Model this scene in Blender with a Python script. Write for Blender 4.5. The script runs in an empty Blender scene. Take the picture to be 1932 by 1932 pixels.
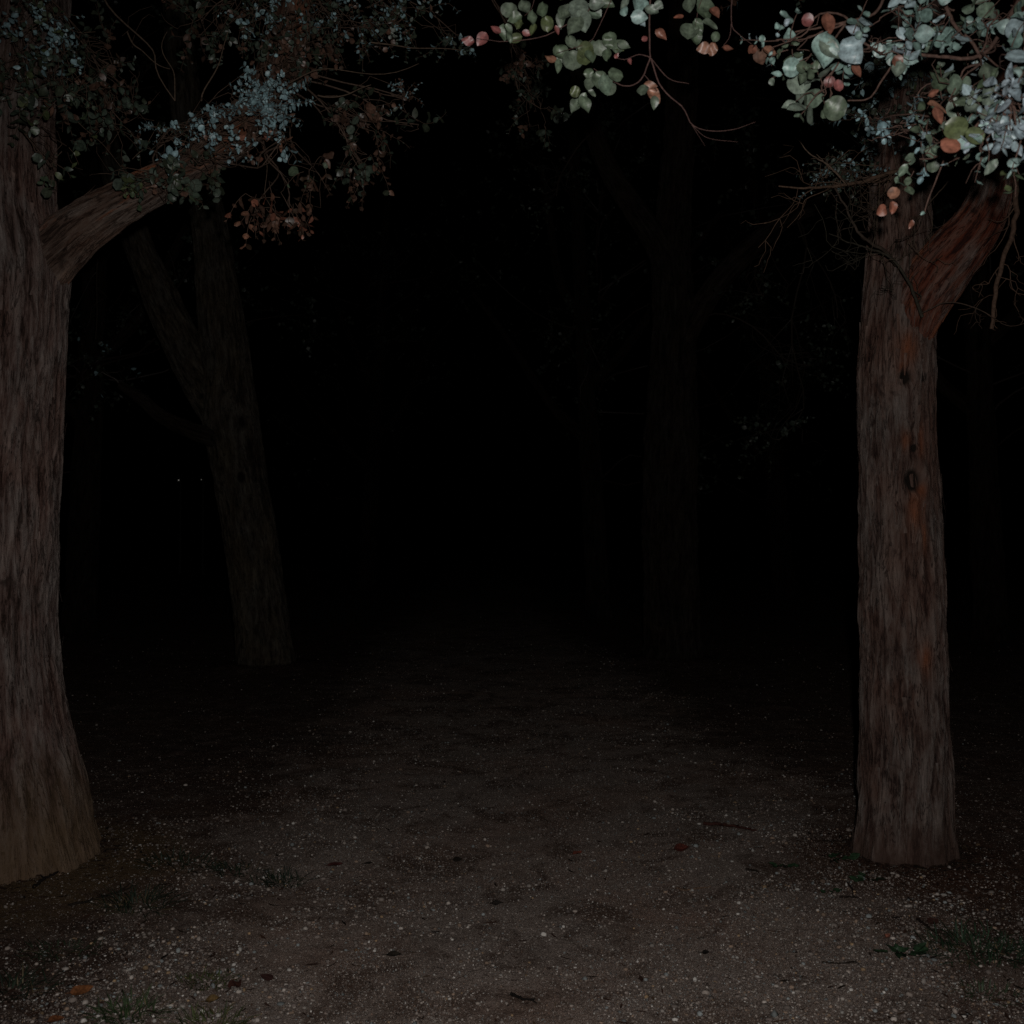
import bpy, math, random
import numpy as np
from mathutils import Vector

random.seed(11)
rng = np.random.default_rng(11)
R = math.radians
sc = bpy.context.scene
col = sc.collection

# ------------------------------------------------------------------ camera
F = 2072.0            # focal length in the 1932-wide measuring frame
HZ = 1010.0           # horizon line
CAM_H = 1.5
PITCH = math.atan((HZ - 966.0) / F)
cd = bpy.data.cameras.new('camera'); cam = bpy.data.objects.new('camera', cd); col.objects.link(cam)
cd.sensor_width = 36.0; cd.sensor_fit = 'HORIZONTAL'
cd.lens = 36.0 * F / 1932.0
cd.clip_start = 0.05; cd.clip_end = 800.0
cd.dof.use_dof = True; cd.dof.focus_distance = 5.2; cd.dof.aperture_fstop = 6.3
cam.location = (0, 0, CAM_H); cam.rotation_euler = (math.pi / 2 + PITCH, 0, 0)
sc.camera = cam

# ------------------------------------------------------------------ night sky
world = bpy.data.worlds.new("World"); sc.world = world; world.use_nodes = True
wn = world.node_tree.nodes; wl = world.node_tree.links
bg = wn['Background']
sky = wn.new('ShaderNodeTexSky'); sky.sky_type = 'NISHITA'; sky.sun_disc = False
sky.sun_elevation = R(-14); sky.sun_rotation = R(200)
wl.new(sky.outputs[0], bg.inputs[0]); bg.inputs[1].default_value = 0.002

# ------------------------------------------------------------------ the photographer's flash
fl = bpy.data.lights.new('flash_light', 'SPOT'); flo = bpy.data.objects.new('flash_light', fl); col.objects.link(flo)
fl.energy = 300.0; fl.color = (1.0, 0.97, 0.93)
fl.spot_size = R(90); fl.spot_blend = 0.75; fl.shadow_soft_size = 0.02
flo.location = (0.07, -0.02, CAM_H + 0.13); flo.rotation_euler = (R(86.5), 0, R(-1))

vs = sc.view_settings
sc.display_settings.display_device = 'sRGB'
vs.view_transform = 'Standard'; vs.look = 'None'; vs.exposure = 0.0; vs.gamma = 1.0; vs.use_curve_mapping = False
sc.render.engine = 'CYCLES'
sc.cycles.use_denoising = False
sc.cycles.sample_clamp_indirect = 0.6; sc.cycles.sample_clamp_direct = 1.0; sc.cycles.caustics_reflective = False; sc.cycles.caustics_refractive = False
sc.cycles.max_bounces = 3; sc.cycles.diffuse_bounces = 2; sc.cycles.glossy_bounces = 1; sc.cycles.transmission_bounces = 1
sc.cycles.use_adaptive_sampling = False

# ------------------------------------------------------------------ helpers
cp, sp_ = math.cos(PITCH), math.sin(PITCH)
def P(px, py, d):
    """world point seen at frame position (px, py) at distance d along +Y"""
    x = (px - 966.0) / F; z = (966.0 - py) / F
    dy = cp - z * sp_; dz = sp_ + z * cp
    return np.array([x / dy * d, d, CAM_H + dz / dy * d])
def m_per_px(d): return d / F

def hash3(ix, iy, iz, seed):
    n = (ix.astype(np.int64) * 374761393 + iy.astype(np.int64) * 668265263 + iz.astype(np.int64) * 2147483647 // 7 * 13 + iz.astype(np.int64) * 1274126177 + seed * 974634777)
    n = (n ^ (n >> 13)) & 0x7fffffff
    n = (n * 1274126177) & 0x7fffffffffff
    n = (n ^ (n >> 16)) & 0x7fffffff
    return (n % 1000003) / 1000003.0
def vnoise(p, seed=0):
    p = np.asarray(p, float); i = np.floor(p).astype(np.int64); f = p - i
    u = f * f * (3 - 2 * f)
    r = 0
    for dx in (0, 1):
        wx = u[:, 0] if dx else 1 - u[:, 0]
        for dy in (0, 1):
            wy = u[:, 1] if dy else 1 - u[:, 1]
            for dz in (0, 1):
                wz = u[:, 2] if dz else 1 - u[:, 2]
                r = r + wx * wy * wz * hash3(i[:, 0] + dx, i[:, 1] + dy, i[:, 2] + dz, seed)
    return r
def fbm(p, octv=4, seed=0):
    a = 0.5; s = 0; tot = 0; p = np.asarray(p, float)
    for o in range(octv):
        s = s + a * vnoise(p, seed + o * 7); tot += a; a *= 0.5; p = p * 2.03 + 11.3
    return s / tot

def ground_h(x, y):
    x = np.atleast_1d(np.asarray(x, float)); y = np.atleast_1d(np.asarray(y, float))
    p = np.stack([x, y, np.zeros_like(x)], 1)
    h = (fbm(p * 0.45, 3, 5) - 0.5) * 0.07 + (fbm(p * 2.6, 3, 9) - 0.5) * 0.022 + (fbm(p * 14, 2, 3) - 0.5) * 0.008
    for (tx, ty, tr, th) in TREE_BASES:
        dd = np.sqrt((x - tx) ** 2 + (y - ty) ** 2)
        h = h + th * np.exp(-np.maximum(dd - tr, 0) / 0.35) 
    h = h - 0.02 * np.exp(-((x - path_x(y)) / (path_w(y) * 0.8)) ** 2)
    return h
def path_x(y): return 0.10 - 0.036 * (y - 4) + 0.08 * np.sin(y * 0.25)
def path_w(y): return 1.30 + 0.0 * y
TREE_BASES = [(-2.39, 5.03, 0.43, 0.05), (1.815, 5.08, 0.225, 0.04), (-2.75, 12.3, 0.33, 0.08), (1.91, 13.0, 0.35, 0.07)]

def link(o, parent=None):
    col.objects.link(o)
    if parent is not None: o.parent = parent
    return o
def mesh_obj(name, V, face_arrays, mat, parent=None, attrs=None, smooth=True, loc=None):
    V = np.asarray(V, np.float32)
    if loc is None and parent is not None:
        V = V - np.array(parent.location, np.float32)
    elif loc is not None:
        V = V - np.array(loc, np.float32)
    me = bpy.data.meshes.new(name)
    me.vertices.add(len(V)); me.vertices.foreach_set('co', V.ravel())
    li = np.concatenate([np.asarray(f, np.int32).ravel() for f in face_arrays])
    tot = np.concatenate([np.full(len(f), np.asarray(f).shape[1], np.int32) for f in face_arrays])
    st = np.concatenate([[0], np.cumsum(tot)[:-1]]).astype(np.int32)
    me.loops.add(len(li)); me.loops.foreach_set('vertex_index', li)
    me.polygons.add(len(tot)); me.polygons.foreach_set('loop_start', st); me.polygons.foreach_set('loop_total', tot)
    me.polygons.foreach_set('use_smooth', np.full(len(tot), smooth))
    me.update(calc_edges=True); me.validate()
    for k, (ty, arr) in (attrs or {}).items():
        a = me.attributes.new(k, ty, 'POINT')
        arr = np.asarray(arr, np.float32)
        if ty == 'FLOAT': a.data.foreach_set('value', arr.ravel())
        elif ty == 'FLOAT_VECTOR': a.data.foreach_set('vector', arr.ravel())
        else:
            c4 = np.concatenate([arr, np.ones((len(arr), 1), np.float32)], 1); a.data.foreach_set('color', c4.ravel())
    me.materials.append(mat)
    o = bpy.data.objects.new(name, me)
    if loc is not None: o.location = loc
    return link(o, parent)
def empty(name, loc, label, cat, group=None):
    o = bpy.data.objects.new(name, None); o.location = [float(v) for v in loc]; o.empty_display_size = 0.2
    link(o); o['label'] = label; o['category'] = cat
    if group: o['group'] = group
    return o
def tag(o, label=None, cat=None, group=None, kind=None):
    if label: o['label'] = label
    if cat: o['category'] = cat
    if group: o['group'] = group
    if kind: o['kind'] = kind
    return o
class Acc:
    """collects many little pieces of ONE part into one mesh"""
    def __init__(s): s.V = []; s.Fq = []; s.Ft = []; s.C = []; s.B = []; s.n = 0
    def add(s, V, Fq=None, Ft=None, C=None, B=None):
        V = np.asarray(V, float).reshape(-1, 3)
        if Fq is not None and len(Fq): s.Fq.append(np.asarray(Fq) + s.n)
        if Ft is not None and len(Ft): s.Ft.append(np.asarray(Ft) + s.n)
        s.V.append(V)
        s.C.append(np.broadcast_to(np.asarray(C if C is not None else (0.1, 0.1, 0.1), float), V.shape))
        s.B.append(V if B is None else B); s.n += len(V)
    def build(s, name, mat, parent=None, smooth=True, loc=None):
        fa = []
        if s.Fq: fa.append(np.concatenate(s.Fq))
        if s.Ft: fa.append(np.concatenate(s.Ft))
        return mesh_obj(name, np.concatenate(s.V), fa, mat, parent,
                        {'tint': ('FLOAT_COLOR', np.concatenate(s.C)), 'bark': ('FLOAT_VECTOR', np.concatenate(s.B))}, smooth, loc)

# ------------------------------------------------------------------ materials
def new_mat(name):
    m = bpy.data.materials.new(name); m.use_nodes = True
    return m, m.node_tree.nodes, m.node_tree.links, m.node_tree.nodes['Principled BSDF']
def node(n, t, **kw):
    x = n.new(t)
    for k, v in kw.items(): setattr(x, k, v)
    return x
def noise(n, l, vec, scale, detail=4, rough=0.55, dist=0.0):
    x = n.new('ShaderNodeTexNoise'); x.inputs['Scale'].default_value = scale; x.inputs['Detail'].default_value = detail
    x.inputs['Roughness'].default_value = rough; x.inputs['Distortion'].default_value = dist
    l.new(vec, x.inputs['Vector']); return x.outputs['Fac']
def mapping(n, l, vec, s, loc=(0, 0, 0)):
    x = n.new('ShaderNodeMapping'); x.inputs['Scale'].default_value = s; x.inputs['Location'].default_value = loc
    l.new(vec, x.inputs['Vector']); return x.outputs['Vector']
def ramp(n, l, fac, stops):
    x = n.new('ShaderNodeValToRGB'); e = x.color_ramp.elements
    while len(e) < len(stops): e.new(0.5)
    for k, (p, c) in enumerate(stops):
        e[k].position = p; e[k].color = (*c, 1) if len(c) == 3 else c
    l.new(fac, x.inputs['Fac']); return x.outputs['Color']
def mix(n, l, fac, a, b, mode='MIX'):
    x = n.new('ShaderNodeMix'); x.data_type = 'RGBA'; x.blend_type = mode
    for s, v in ((0, fac), (6, a), (7, b)):
        if isinstance(v, (int, float)): x.inputs[s].default_value = v
        elif isinstance(v, tuple): x.inputs[s].default_value = (*v, 1)
        else: l.new(v, x.inputs[s])
    return x.outputs[2]
def mth(n, l, op, a, b=None, clamp=False):
    x = n.new('ShaderNodeMath'); x.operation = op; x.use_clamp = clamp
    for s, v in ((0, a), (1, b)):
        if v is None: continue
        if isinstance(v, (int, float)): x.inputs[s].default_value = v
        else: l.new(v, x.inputs[s])
    return x.outputs[0]
def attr(n, name, out='Fac'):
    x = n.new('ShaderNodeAttribute'); x.attribute_name = name; return x.outputs[out]
def bump(n, l, h, strength, dist, normal=None):
    x = n.new('ShaderNodeBump'); x.inputs['Strength'].default_value = strength; x.inputs['Distance'].default_value = dist
    l.new(h, x.inputs['Height'])
    if normal is not None: l.new(normal, x.inputs['Normal'])
    return x.outputs['Normal']

def bark_material(name, grey, red, dark, clay=None, rust=0.0, clay_top=0.45):
    m, n, l, b = new_mat(name)
    v = attr(n, 'bark', 'Vector'); relief = attr(n, 'relief'); scar = attr(n, 'scar')
    fib = noise(n, l, mapping(n, l, v, (105, 105, 11)), 1.0, 6, 0.78, 0.9)
    mid = noise(n, l, mapping(n, l, v, (30, 30, 5.5), (3, 1, 7)), 1.0, 6, 0.72, 1.2)
    big = noise(n, l, mapping(n, l, v, (5, 5, 2.4), (8, 3, 2)), 1.0, 4, 0.6, 0.3)
    blot = noise(n, l, mapping(n, l, v, (15, 15, 8), (1, 5, 2)), 1.0, 3, 0.6, 0.6)
    k = mth(n, l, 'ADD', mth(n, l, 'MULTIPLY', fib, 0.85), mth(n, l, 'MULTIPLY', mid, 0.45))
    k = mth(n, l, 'ADD', mth(n, l, 'SUBTRACT', k, 0.085), mth(n, l, 'MULTIPLY', mth(n, l, 'SUBTRACT', relief, 0.5), 0.35))
    c = ramp(n, l, k, [(0.37, dark), (0.49, red), (0.59, tuple(0.5 * (g + r) for g, r in zip(grey, red))), (0.68, grey), (0.82, tuple(min(1, g * 1.45) for g in grey))])
    c = mix(n, l, ramp(n, l, big, [(0.42, (0, 0, 0)), (0.62, (0.7, 0.7, 0.7))]), c, mix(n, l, 1.0, c, tuple(min(1, q / max(red)) for q in (red[0] * 1.0, red[1] * 1.15, red[2] * 1.2)), 'MULTIPLY'))
    c = mix(n, l, ramp(n, l, blot, [(0.60, (0, 0, 0)), (0.70, (0.75, 0.75, 0.75))]), c, dark)
    ck = noise(n, l, mapping(n, l, v, (52, 52, 4.2), (6, 2, 9)), 1.0, 3, 0.6, 1.2)
    ck = mth(n, l, 'ABSOLUTE', mth(n, l, 'SUBTRACT', ck, 0.5))
    ck2 = noise(n, l, mapping(n, l, v, (14, 14, 6), (2, 2, 2)), 1.0, 3)
    crack = mth(n, l, 'MULTIPLY', ramp(n, l, ck, [(0.0, (1, 1, 1)), (0.035, (0, 0, 0))]), ramp(n, l, ck2, [(0.36, (0, 0, 0)), (0.55, (0.9, 0.9, 0.9))]))
    c = mix(n, l, crack, c, tuple(q * 0.7 for q in dark))  # shade in the bark crevices painted as dark colour; frontal flash barely shades relief
    if rust > 0:
        ru = noise(n, l, mapping(n, l, v, (12, 12, 2.5), (4, 9, 1)), 1.0, 4, 0.6, 0.4)
        c = mix(n, l, ramp(n, l, ru, [(0.62 - rust * 0.22, (0, 0, 0)), (0.74 - rust * 0.2, (0.9, 0.9, 0.9))]), c, mix(n, l, fib, (0.10, 0.03, 0.015), (0.36, 0.12, 0.05)))
    if clay is not None:
        geo = n.new('ShaderNodeNewGeometry'); sep = n.new('ShaderNodeSeparateXYZ'); l.new(geo.outputs['Position'], sep.inputs[0])
        z = mth(n, l, 'ADD', sep.outputs[2], mth(n, l, 'MULTIPLY', mth(n, l, 'SUBTRACT', mid, 0.5), 0.5)); z = mth(n, l, 'ADD', z, mth(n, l, 'MULTIPLY', mth(n, l, 'SUBTRACT', big, 0.5), 0.7))
        z = mth(n, l, 'DIVIDE', z, clay_top)
        fc = ramp(n, l, z, [(0.15, (0.8, 0.8, 0.8)), (1.0, (0, 0, 0))])
        c = mix(n, l, fc, c, mix(n, l, k, tuple(q * 0.55 for q in clay), tuple(q * 1.3 for q in clay)))
    rm_ = mth(n, l, 'MULTIPLY', attr(n, 'rust'), mth(n, l, 'ADD', 0.1, mth(n, l, 'MULTIPLY', mid, 1.5)), True)
    c = mix(n, l, rm_, c, mix(n, l, fib, (0.06, 0.018, 0.01), (0.26, 0.085, 0.035)))
    sc_f = ramp(n, l, mth(n, l, 'MULTIPLY', scar, mth(n, l, 'ADD', 0.25, mth(n, l, 'MULTIPLY', mid, 1.3)), True), [(0.25, (0, 0, 0)), (0.55, (1, 1, 1))])
    c = mix(n, l, sc_f, c, (0.012, 0.008, 0.006))
    l.new(c, b.inputs['Base Color']); b.inputs['Roughness'].default_value = 0.9; b.inputs['Diffuse Roughness'].default_value = 0.8
    b.inputs['Specular IOR Level'].default_value = 0.15
    nm = bump(n, l, fib, 1.0, 0.008); nm = bump(n, l, mid, 1.0, 0.014, nm); nm = bump(n, l, crack, 0.8, -0.01, nm)
    l.new(nm, b.inputs['Normal'])
    return m
BARK_L = bark_material('bark_left', (0.145, 0.119, 0.108), (0.088, 0.058, 0.050), (0.024, 0.015, 0.012), clay=(0.105, 0.066, 0.036), rust=0.0, clay_top=0.62)
BARK_R = bark_material('bark_right', (0.112, 0.090, 0.080), (0.070, 0.044, 0.036), (0.024, 0.014, 0.012), clay=(0.05, 0.028, 0.021), rust=0.0, clay_top=0.22)
BARK_RED = bark_material('bark_rusty', (0.105, 0.08, 0.07), (0.095, 0.036, 0.022), (0.022, 0.010, 0.008), rust=0.22)
BARK_LIMB = bark_material('bark_limb', (0.115, 0.088, 0.074), (0.072, 0.045, 0.034), (0.022, 0.013, 0.010), rust=0.1)
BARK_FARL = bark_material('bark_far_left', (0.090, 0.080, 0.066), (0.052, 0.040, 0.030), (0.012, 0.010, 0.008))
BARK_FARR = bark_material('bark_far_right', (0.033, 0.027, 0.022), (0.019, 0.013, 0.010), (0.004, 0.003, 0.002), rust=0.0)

def tint_material(name, rough=0.6, spec=0.3, vary=0.5, scale=60, translucent=0.0, veins=False):
    m, n, l, b = new_mat(name)
    c = attr(n, 'tint', 'Color'); tc = n.new('ShaderNodeTexCoord')
    nz = noise(n, l, tc.outputs['Object'], scale, 3, 0.6)
    f = ramp(n, l, nz, [(0.3, (1 - vary,) * 3), (0.7, (1 + vary * 0.5,) * 3)])
    c2 = mix(n, l, 1.0, c, f, 'MULTIPLY')
    if veins:
        sp = noise(n, l, tc.outputs['Object'], scale * 3.2, 2, 0.5)
        c2 = mix(n, l, ramp(n, l, sp, [(0.62, (0, 0, 0)), (0.72, (0.5, 0.5, 0.5))]), c2, mix(n, l, 1.0, c2, (0.75, 0.45, 0.35), 'MULTIPLY'))
    l.new(c2, b.inputs['Base Color']); b.inputs['Roughness'].default_value = rough; b.inputs['Specular IOR Level'].default_value = spec
    l.new(bump(n, l, nz, 0.3, 0.002), b.inputs['Normal'])
    return m
LEAF = tint_material('eucalypt_leaf', 0.42, 0.45, 0.5, 85, veins=True)
TWIG = tint_material('twig_bark', 0.85, 0.15, 0.5, 90)
GRASS = tint_material('grass_blade', 0.6, 0.25, 0.5, 40)
LITTER = tint_material('dry_litter', 0.85, 0.15, 0.6, 120)
STONE = tint_material('pebble_stone', 0.8, 0.25, 0.35, 260)

# ground
def ground_material():
    m, n, l, b = new_mat('gravelly_soil')
    geo = n.new('ShaderNodeNewGeometry'); pos = geo.outputs['Position']; pth = attr(n, 'path')
    big = noise(n, l, pos, 1.3, 4, 0.6, 0.4); patch = noise(n, l, pos, 5.5, 5, 0.65, 0.5); fine = noise(n, l, pos, 70, 4, 0.7)
    grit = noise(n, l, pos, 190, 2, 0.6)
    soil = ramp(n, l, fine, [(0.3, (0.018, 0.011, 0.008)), (0.55, (0.048, 0.030, 0.023)), (0.75, (0.105, 0.070, 0.055))])
    dust = ramp(n, l, grit, [(0.3, (0.088, 0.068, 0.058)), (0.55, (0.180, 0.142, 0.122)), (0.75, (0.33, 0.27, 0.238))])
    f = mth(n, l, 'ADD', mth(n, l, 'MULTIPLY', pth, 0.95), mth(n, l, 'MULTIPLY', mth(n, l, 'SUBTRACT', patch, 0.49), 1.9))
    c = mix(n, l, mth(n, l, 'ADD', f, 0.0, True), soil, dust)
    c = mix(n, l, ramp(n, l, big, [(0.45, (0, 0, 0)), (0.68, (0.65, 0.65, 0.65))]), c, mix(n, l, 1.0, c, (0.95, 0.72, 0.62), 'MULTIPLY'))
    # clay-coloured earth round the foot of the left tree
    d = n.new('ShaderNodeVectorMath'); d.operation = 'DISTANCE'; l.new(pos, d.inputs[0]); d.inputs[1].default_value = (-2.3, 4.9, 0)
    dd = mth(n, l, 'ADD', d.outputs['Value'], mth(n, l, 'MULTIPLY', patch, -0.6))
    c = mix(n, l, ramp(n, l, dd, [(0.38, (0.85, 0.85, 0.85)), (0.66, (0, 0, 0))]), c, mix(n, l, fine, (0.03, 0.018, 0.01), (0.12, 0.078, 0.04)))
    # dark reddish bark debris round the right tree
    d = n.new('ShaderNodeVectorMath'); d.operation = 'DISTANCE'; l.new(pos, d.inputs[0]); d.inputs[1].default_value = (1.78, 5.02, 0)
    dd = mth(n, l, 'ADD', d.outputs['Value'], mth(n, l, 'MULTIPLY', patch, -0.6))
    c = mix(n, l, ramp(n, l, dd, [(0.10, (0.85, 0.85, 0.85)), (0.42, (0, 0, 0))]), c, mix(n, l, fine, (0.02, 0.008, 0.005), (0.075, 0.036, 0.022)))
    lit = noise(n, l, pos, 2.6, 5, 0.7, 0.8)
    c = mix(n, l, ramp(n, l, lit, [(0.50, (0, 0, 0)), (0.60, (0.8, 0.8, 0.8))]), c, mix(n, l, fine, (0.018, 0.011, 0.008), (0.085, 0.052, 0.038)))
    # two sizes of embedded grit
    for sc_, thr, cols, st in ((85, 0.34, [(0.0, (0.14, 0.115, 0.10)), (0.4, (0.24, 0.20, 0.175)), (0.8, (0.36, 0.32, 0.29)), (1.0, (0.5, 0.46, 0.42))], 0.62),
                               (170, 0.33, [(0.0, (0.08, 0.065, 0.055)), (0.5, (0.22, 0.18, 0.16)), (1.0, (0.45, 0.41, 0.38))], 0.55)):
        vo = n.new('ShaderNodeTexVoronoi'); vo.inputs['Scale'].default_value = sc_; l.new(pos, vo.inputs['Vector'])
        sepc = n.new('ShaderNodeSeparateColor'); l.new(vo.outputs['Color'], sepc.inputs[0])
        inside = mth(n, l, 'LESS_THAN', vo.outputs['Distance'], mth(n, l, 'MULTIPLY', sepc.outputs[1], thr * 1.3))
        dens = mth(n, l, 'ADD', mth(n, l, 'MULTIPLY', pth, 0.28), mth(n, l, 'MULTIPLY', patch, 0.62))
        sel = mth(n, l, 'LESS_THAN', sepc.outputs[0], mth(n, l, 'MULTIPLY', dens, st * 1.35))
        c = mix(n, l, mth(n, l, 'MULTIPLY', mth(n, l, 'MULTIPLY', inside, sel), 0.85), c, ramp(n, l, sepc.outputs[2], cols))
    l.new(c, b.inputs['Base Color']); b.inputs['Diffuse Roughness'].default_value = 1.0; b.inputs['Roughness'].default_value = 0.92; b.inputs['Specular IOR Level'].default_value = 0.12
    nm = bump(n, l, fine, 1.0, 0.02); nm = bump(n, l, grit, 1.0, 0.01, nm); nm = bump(n, l, patch, 0.5, 0.03, nm)
    l.new(nm, b.inputs['Normal'])
    return m
GROUND = ground_material()

# ------------------------------------------------------------------ ground and path: one sheet, cut along the path's edge
def axis(lo, hi, a, b_, step, grow):
    mid = np.arange(a, b_ + 1e-6, step); r = [mid[-1]]; s = step
    while r[-1] < hi: s *= grow; r.append(r[-1] + s)
    q = [mid[0]]; s = step
    while q[-1] > lo: s *= grow; q.append(q[-1] - s)
    return np.concatenate([q[:0:-1], mid, r[1:]])
gx = axis(-220, 220, -4.2, 4.2, 0.03, 1.09); gy = axis(-60, 400, 2.6, 9.0, 0.03, 1.05)
GX, GY = np.meshgrid(gx, gy); fx, fy = GX.ravel(), GY.ravel()
GZ = ground_h(fx, fy)
def path_fac(x, y):
    x = np.asarray(x, float); y = np.asarray(y, float)
    p = np.stack([x, y, 0 * x], 1)
    w = path_w(y) * (1 + 0.5 * (fbm(p * 1.1, 3, 21) - 0.5))
    e = np.abs(x - path_x(y)) + (fbm(p * 4, 3, 22) - 0.5) * 0.6
    return np.clip((w + 0.45 - e) / 0.8, 0, 1)
PF = path_fac(fx, fy)
nx, ny = len(gx), len(gy)
ii = (np.arange(ny - 1)[:, None] * nx + np.arange(nx - 1)[None, :]).ravel()
quads = np.stack([ii, ii + 1, ii + nx + 1, ii + nx], 1)
cxm = fx[quads].mean(1); cym = fy[quads].mean(1)
onpath = (PF[quads].mean(1) > 0.5) & (np.abs(cxm) < 3.5) & (cym > -20) & (cym < 90)
VG = np.stack([fx, fy, GZ], 1)
def sub(name, mask, label, cat):
    q = quads[mask]; u, inv = np.unique(q, return_inverse=True)
    o = mesh_obj(name, VG[u], [inv.reshape(q.shape)], GROUND, None, {'path': ('FLOAT', PF[u])})
    return tag(o, label, cat, kind='structure')
sub('ground', ~onpath, 'dark earthy ground with scattered grit and litter', 'ground')
sub('path', onpath, 'pale gravel path running away between the trees', 'path')

# ------------------------------------------------------------------ tubes for trunks and limbs
def catmull(pts, n):
    pts = np.asarray(pts, float); m = len(pts)
    seg = np.linalg.norm(np.diff(pts[:, :3], axis=0), axis=1); cum = np.concatenate([[0], np.cumsum(seg)])
    t = np.linspace(0, cum[-1], n); out = []
    pp = np.vstack([2 * pts[0] - pts[1], pts, 2 * pts[-1] - pts[-2]])
    k = np.clip(np.searchsorted(cum, t, 'right') - 1, 0, m - 2); u = ((t - cum[k]) / seg[k])[:, None]
    p0, p1, p2, p3 = pp[k], pp[k + 1], pp[k + 2], pp[k + 3]
    return 0.5 * ((2 * p1) + (-p0 + p2) * u + (2 * p0 - 5 * p1 + 4 * p2 - p3) * u ** 2 + (-p0 + 3 * p1 - 3 * p2 + p3) * u ** 3), t
def frames(c):
    T = np.gradient(c, axis=0); T /= np.linalg.norm(T, axis=1)[:, None]
    N = np.zeros_like(T); a = np.array([1.0, 0, 0]) if abs(T[0][0]) < 0.9 else np.array([0, 1.0, 0])
    v = a - T[0] * a.dot(T[0]); v /= np.linalg.norm(v); N[0] = v
    for i in range(1, len(c)):
        v = v - T[i] * v.dot(T[i]); v /= np.linalg.norm(v); N[i] = v
    return T, N, np.cross(T, N)
def trunk(name, pts, mat, parent, segs=200, step=0.02, amp=0.012, lump=0.03, flare=None, knots=(), rusts=(), seed=1, strips=0, cap=True):
    """pts: rows of x,y,z,r"""
    L = np.linalg.norm(np.diff(np.asarray(pts)[:, :3], axis=0), axis=1).sum()
    n = max(8, int(L / step)); c4, s = catmull(pts, n); c = c4[:, :3]; r = np.maximum(c4[:, 3], 0.004)
    T, N, B = frames(c); th = np.linspace(0, 2 * np.pi, segs, endpoint=False)
    ct, st = np.cos(th), np.sin(th)
    dirs = N[:, None, :] * ct[None, :, None] + B[:, None, :] * st[None, :, None]
    rr = np.broadcast_to(r[:, None], (n, segs)); ss = np.broadcast_to(s[:, None], (n, segs))
    rm = np.maximum(r.mean(), 0.05)
    bx, by = np.broadcast_to(ct * rm, (n, segs)), np.broadcast_to(st * rm, (n, segs))
    bc = np.stack([bx.ravel(), by.ravel(), ss.ravel() + 3.1 * seed], 1)
    lo = fbm(bc * np.array([4, 4, 1.7]), 3, seed)
    warp = (fbm(bc * np.array([6, 6, 3]), 2, seed + 3) - 0.5)[:, None] * np.array([0.05, 0.05, 0.0])
    rid = fbm((bc + warp) * np.array([58, 58, 6.5]), 4, seed + 5)
    rid2 = 1 - np.abs(2 * fbm((bc + warp) * np.array([21, 21, 2.4]), 3, seed + 8) - 1)
    rel = np.clip(0.5 + (rid - 0.5) * 1.7 + (rid2 - 0.8) * 0.9, 0, 1)
    d = (lo - 0.5) * 2 * lump + (rel - 0.5) * 2 * amp
    d = d.reshape(n, segs)
    if flare:
        k, lobes, hgt = flare
        d = d + np.exp(-ss / hgt) * rr * k * (0.75 + 0.35 * np.sin(th * lobes + seed)[None, :] + 0.15 * np.sin(th * (lobes * 2 + 1))[None, :])
        d = d + np.exp(-ss / 0.16) * rr * 0.11 * (0.9 + 0.5 * np.sin(th * 7 + seed * 2)[None, :] + 0.4 * np.sin(th * 12 + 1.7)[None, :])
    V = c[:, None, :] + dirs * (rr + d)[:, :, None]
    scar = np.zeros((n, segs))
    for (kp, kr, kd) in knots:
        q = V - np.asarray(kp)[None, None, :]; q[..., 2] *= 0.8
        dist = np.linalg.norm(q, axis=2); g = np.exp(-(dist / kr) ** 2)
        ring = np.exp(-((dist - kr * 1.5) / (kr * 0.45)) ** 2)
        V = V + dirs * (-kd * g + kd * 0.35 * ring)[..., None]; scar = np.maximum(scar, g * 1.1)
    rus = np.zeros((n, segs))
    for (kp, kr, kh) in rusts:
        q = V - np.asarray(kp)[None, None, :]; q[..., 2] *= kr / kh
        rus = np.maximum(rus, np.exp(-(np.linalg.norm(q, axis=2) / kr) ** 2))
    V = V.reshape(-1, 3)
    i = np.arange(n - 1)[:, None] * segs; j = np.arange(segs)[None, :]; j2 = (j + 1) % segs
    q = np.stack([i + j, i + j2, i + segs + j2, i + segs + j], -1).reshape(-1, 4)
    Ft = []
    rel_a = rel; scar_a = scar.ravel(); BC = bc
    allV = [V]; allB = [bc]; allR = [rel]; allS = [scar_a]; allU = [rus.ravel()]; base = len(V)
    if cap:
        top = c[-1:] + T[-1:] * r[-1] * 0.5
        allV.append(top); allB.append(bc[-1:]); allR.append([0.4]); allS.append([0.0]); allU.append([0.0])
        o = (n - 1) * segs; Ft = np.stack([o + np.arange(segs), o + (np.arange(segs) + 1) % segs, np.full(segs, base)], 1); base += 1
    Q = [q]
    lr = np.random.default_rng(seed + 90)
    V3 = V.reshape(n, segs, 3)
    for _ in range(strips):   # loose slivers of bark, part of the trunk's own surface
        a = lr.integers(2, n - 12); b_ = lr.integers(0, segs); m = int(lr.integers(3, 6))
        up = lr.random() < 0.3
        ln = lr.uniform(0.03, 0.17); w = lr.uniform(0.003, 0.012) ; lift = lr.uniform(0.003, 0.016)
        p0 = V3[a, b_]; t = T[a]; dn = dirs[a, b_]; sd = np.cross(t, dn)
        sl = lr.uniform(-0.15, 0.15); vv = []
        for e in range(m):
            u = e / (m - 1); uu = u if up else 1 - u
            cen = p0 + t * ln * (u - 0.5) + sd * sl * ln * u + dn * (0.001 + lift * uu ** 2)
            ww = w * (1.0 - 0.75 * uu)
            vv += [cen - sd * ww, cen + sd * ww + dn * 0.001]
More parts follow.
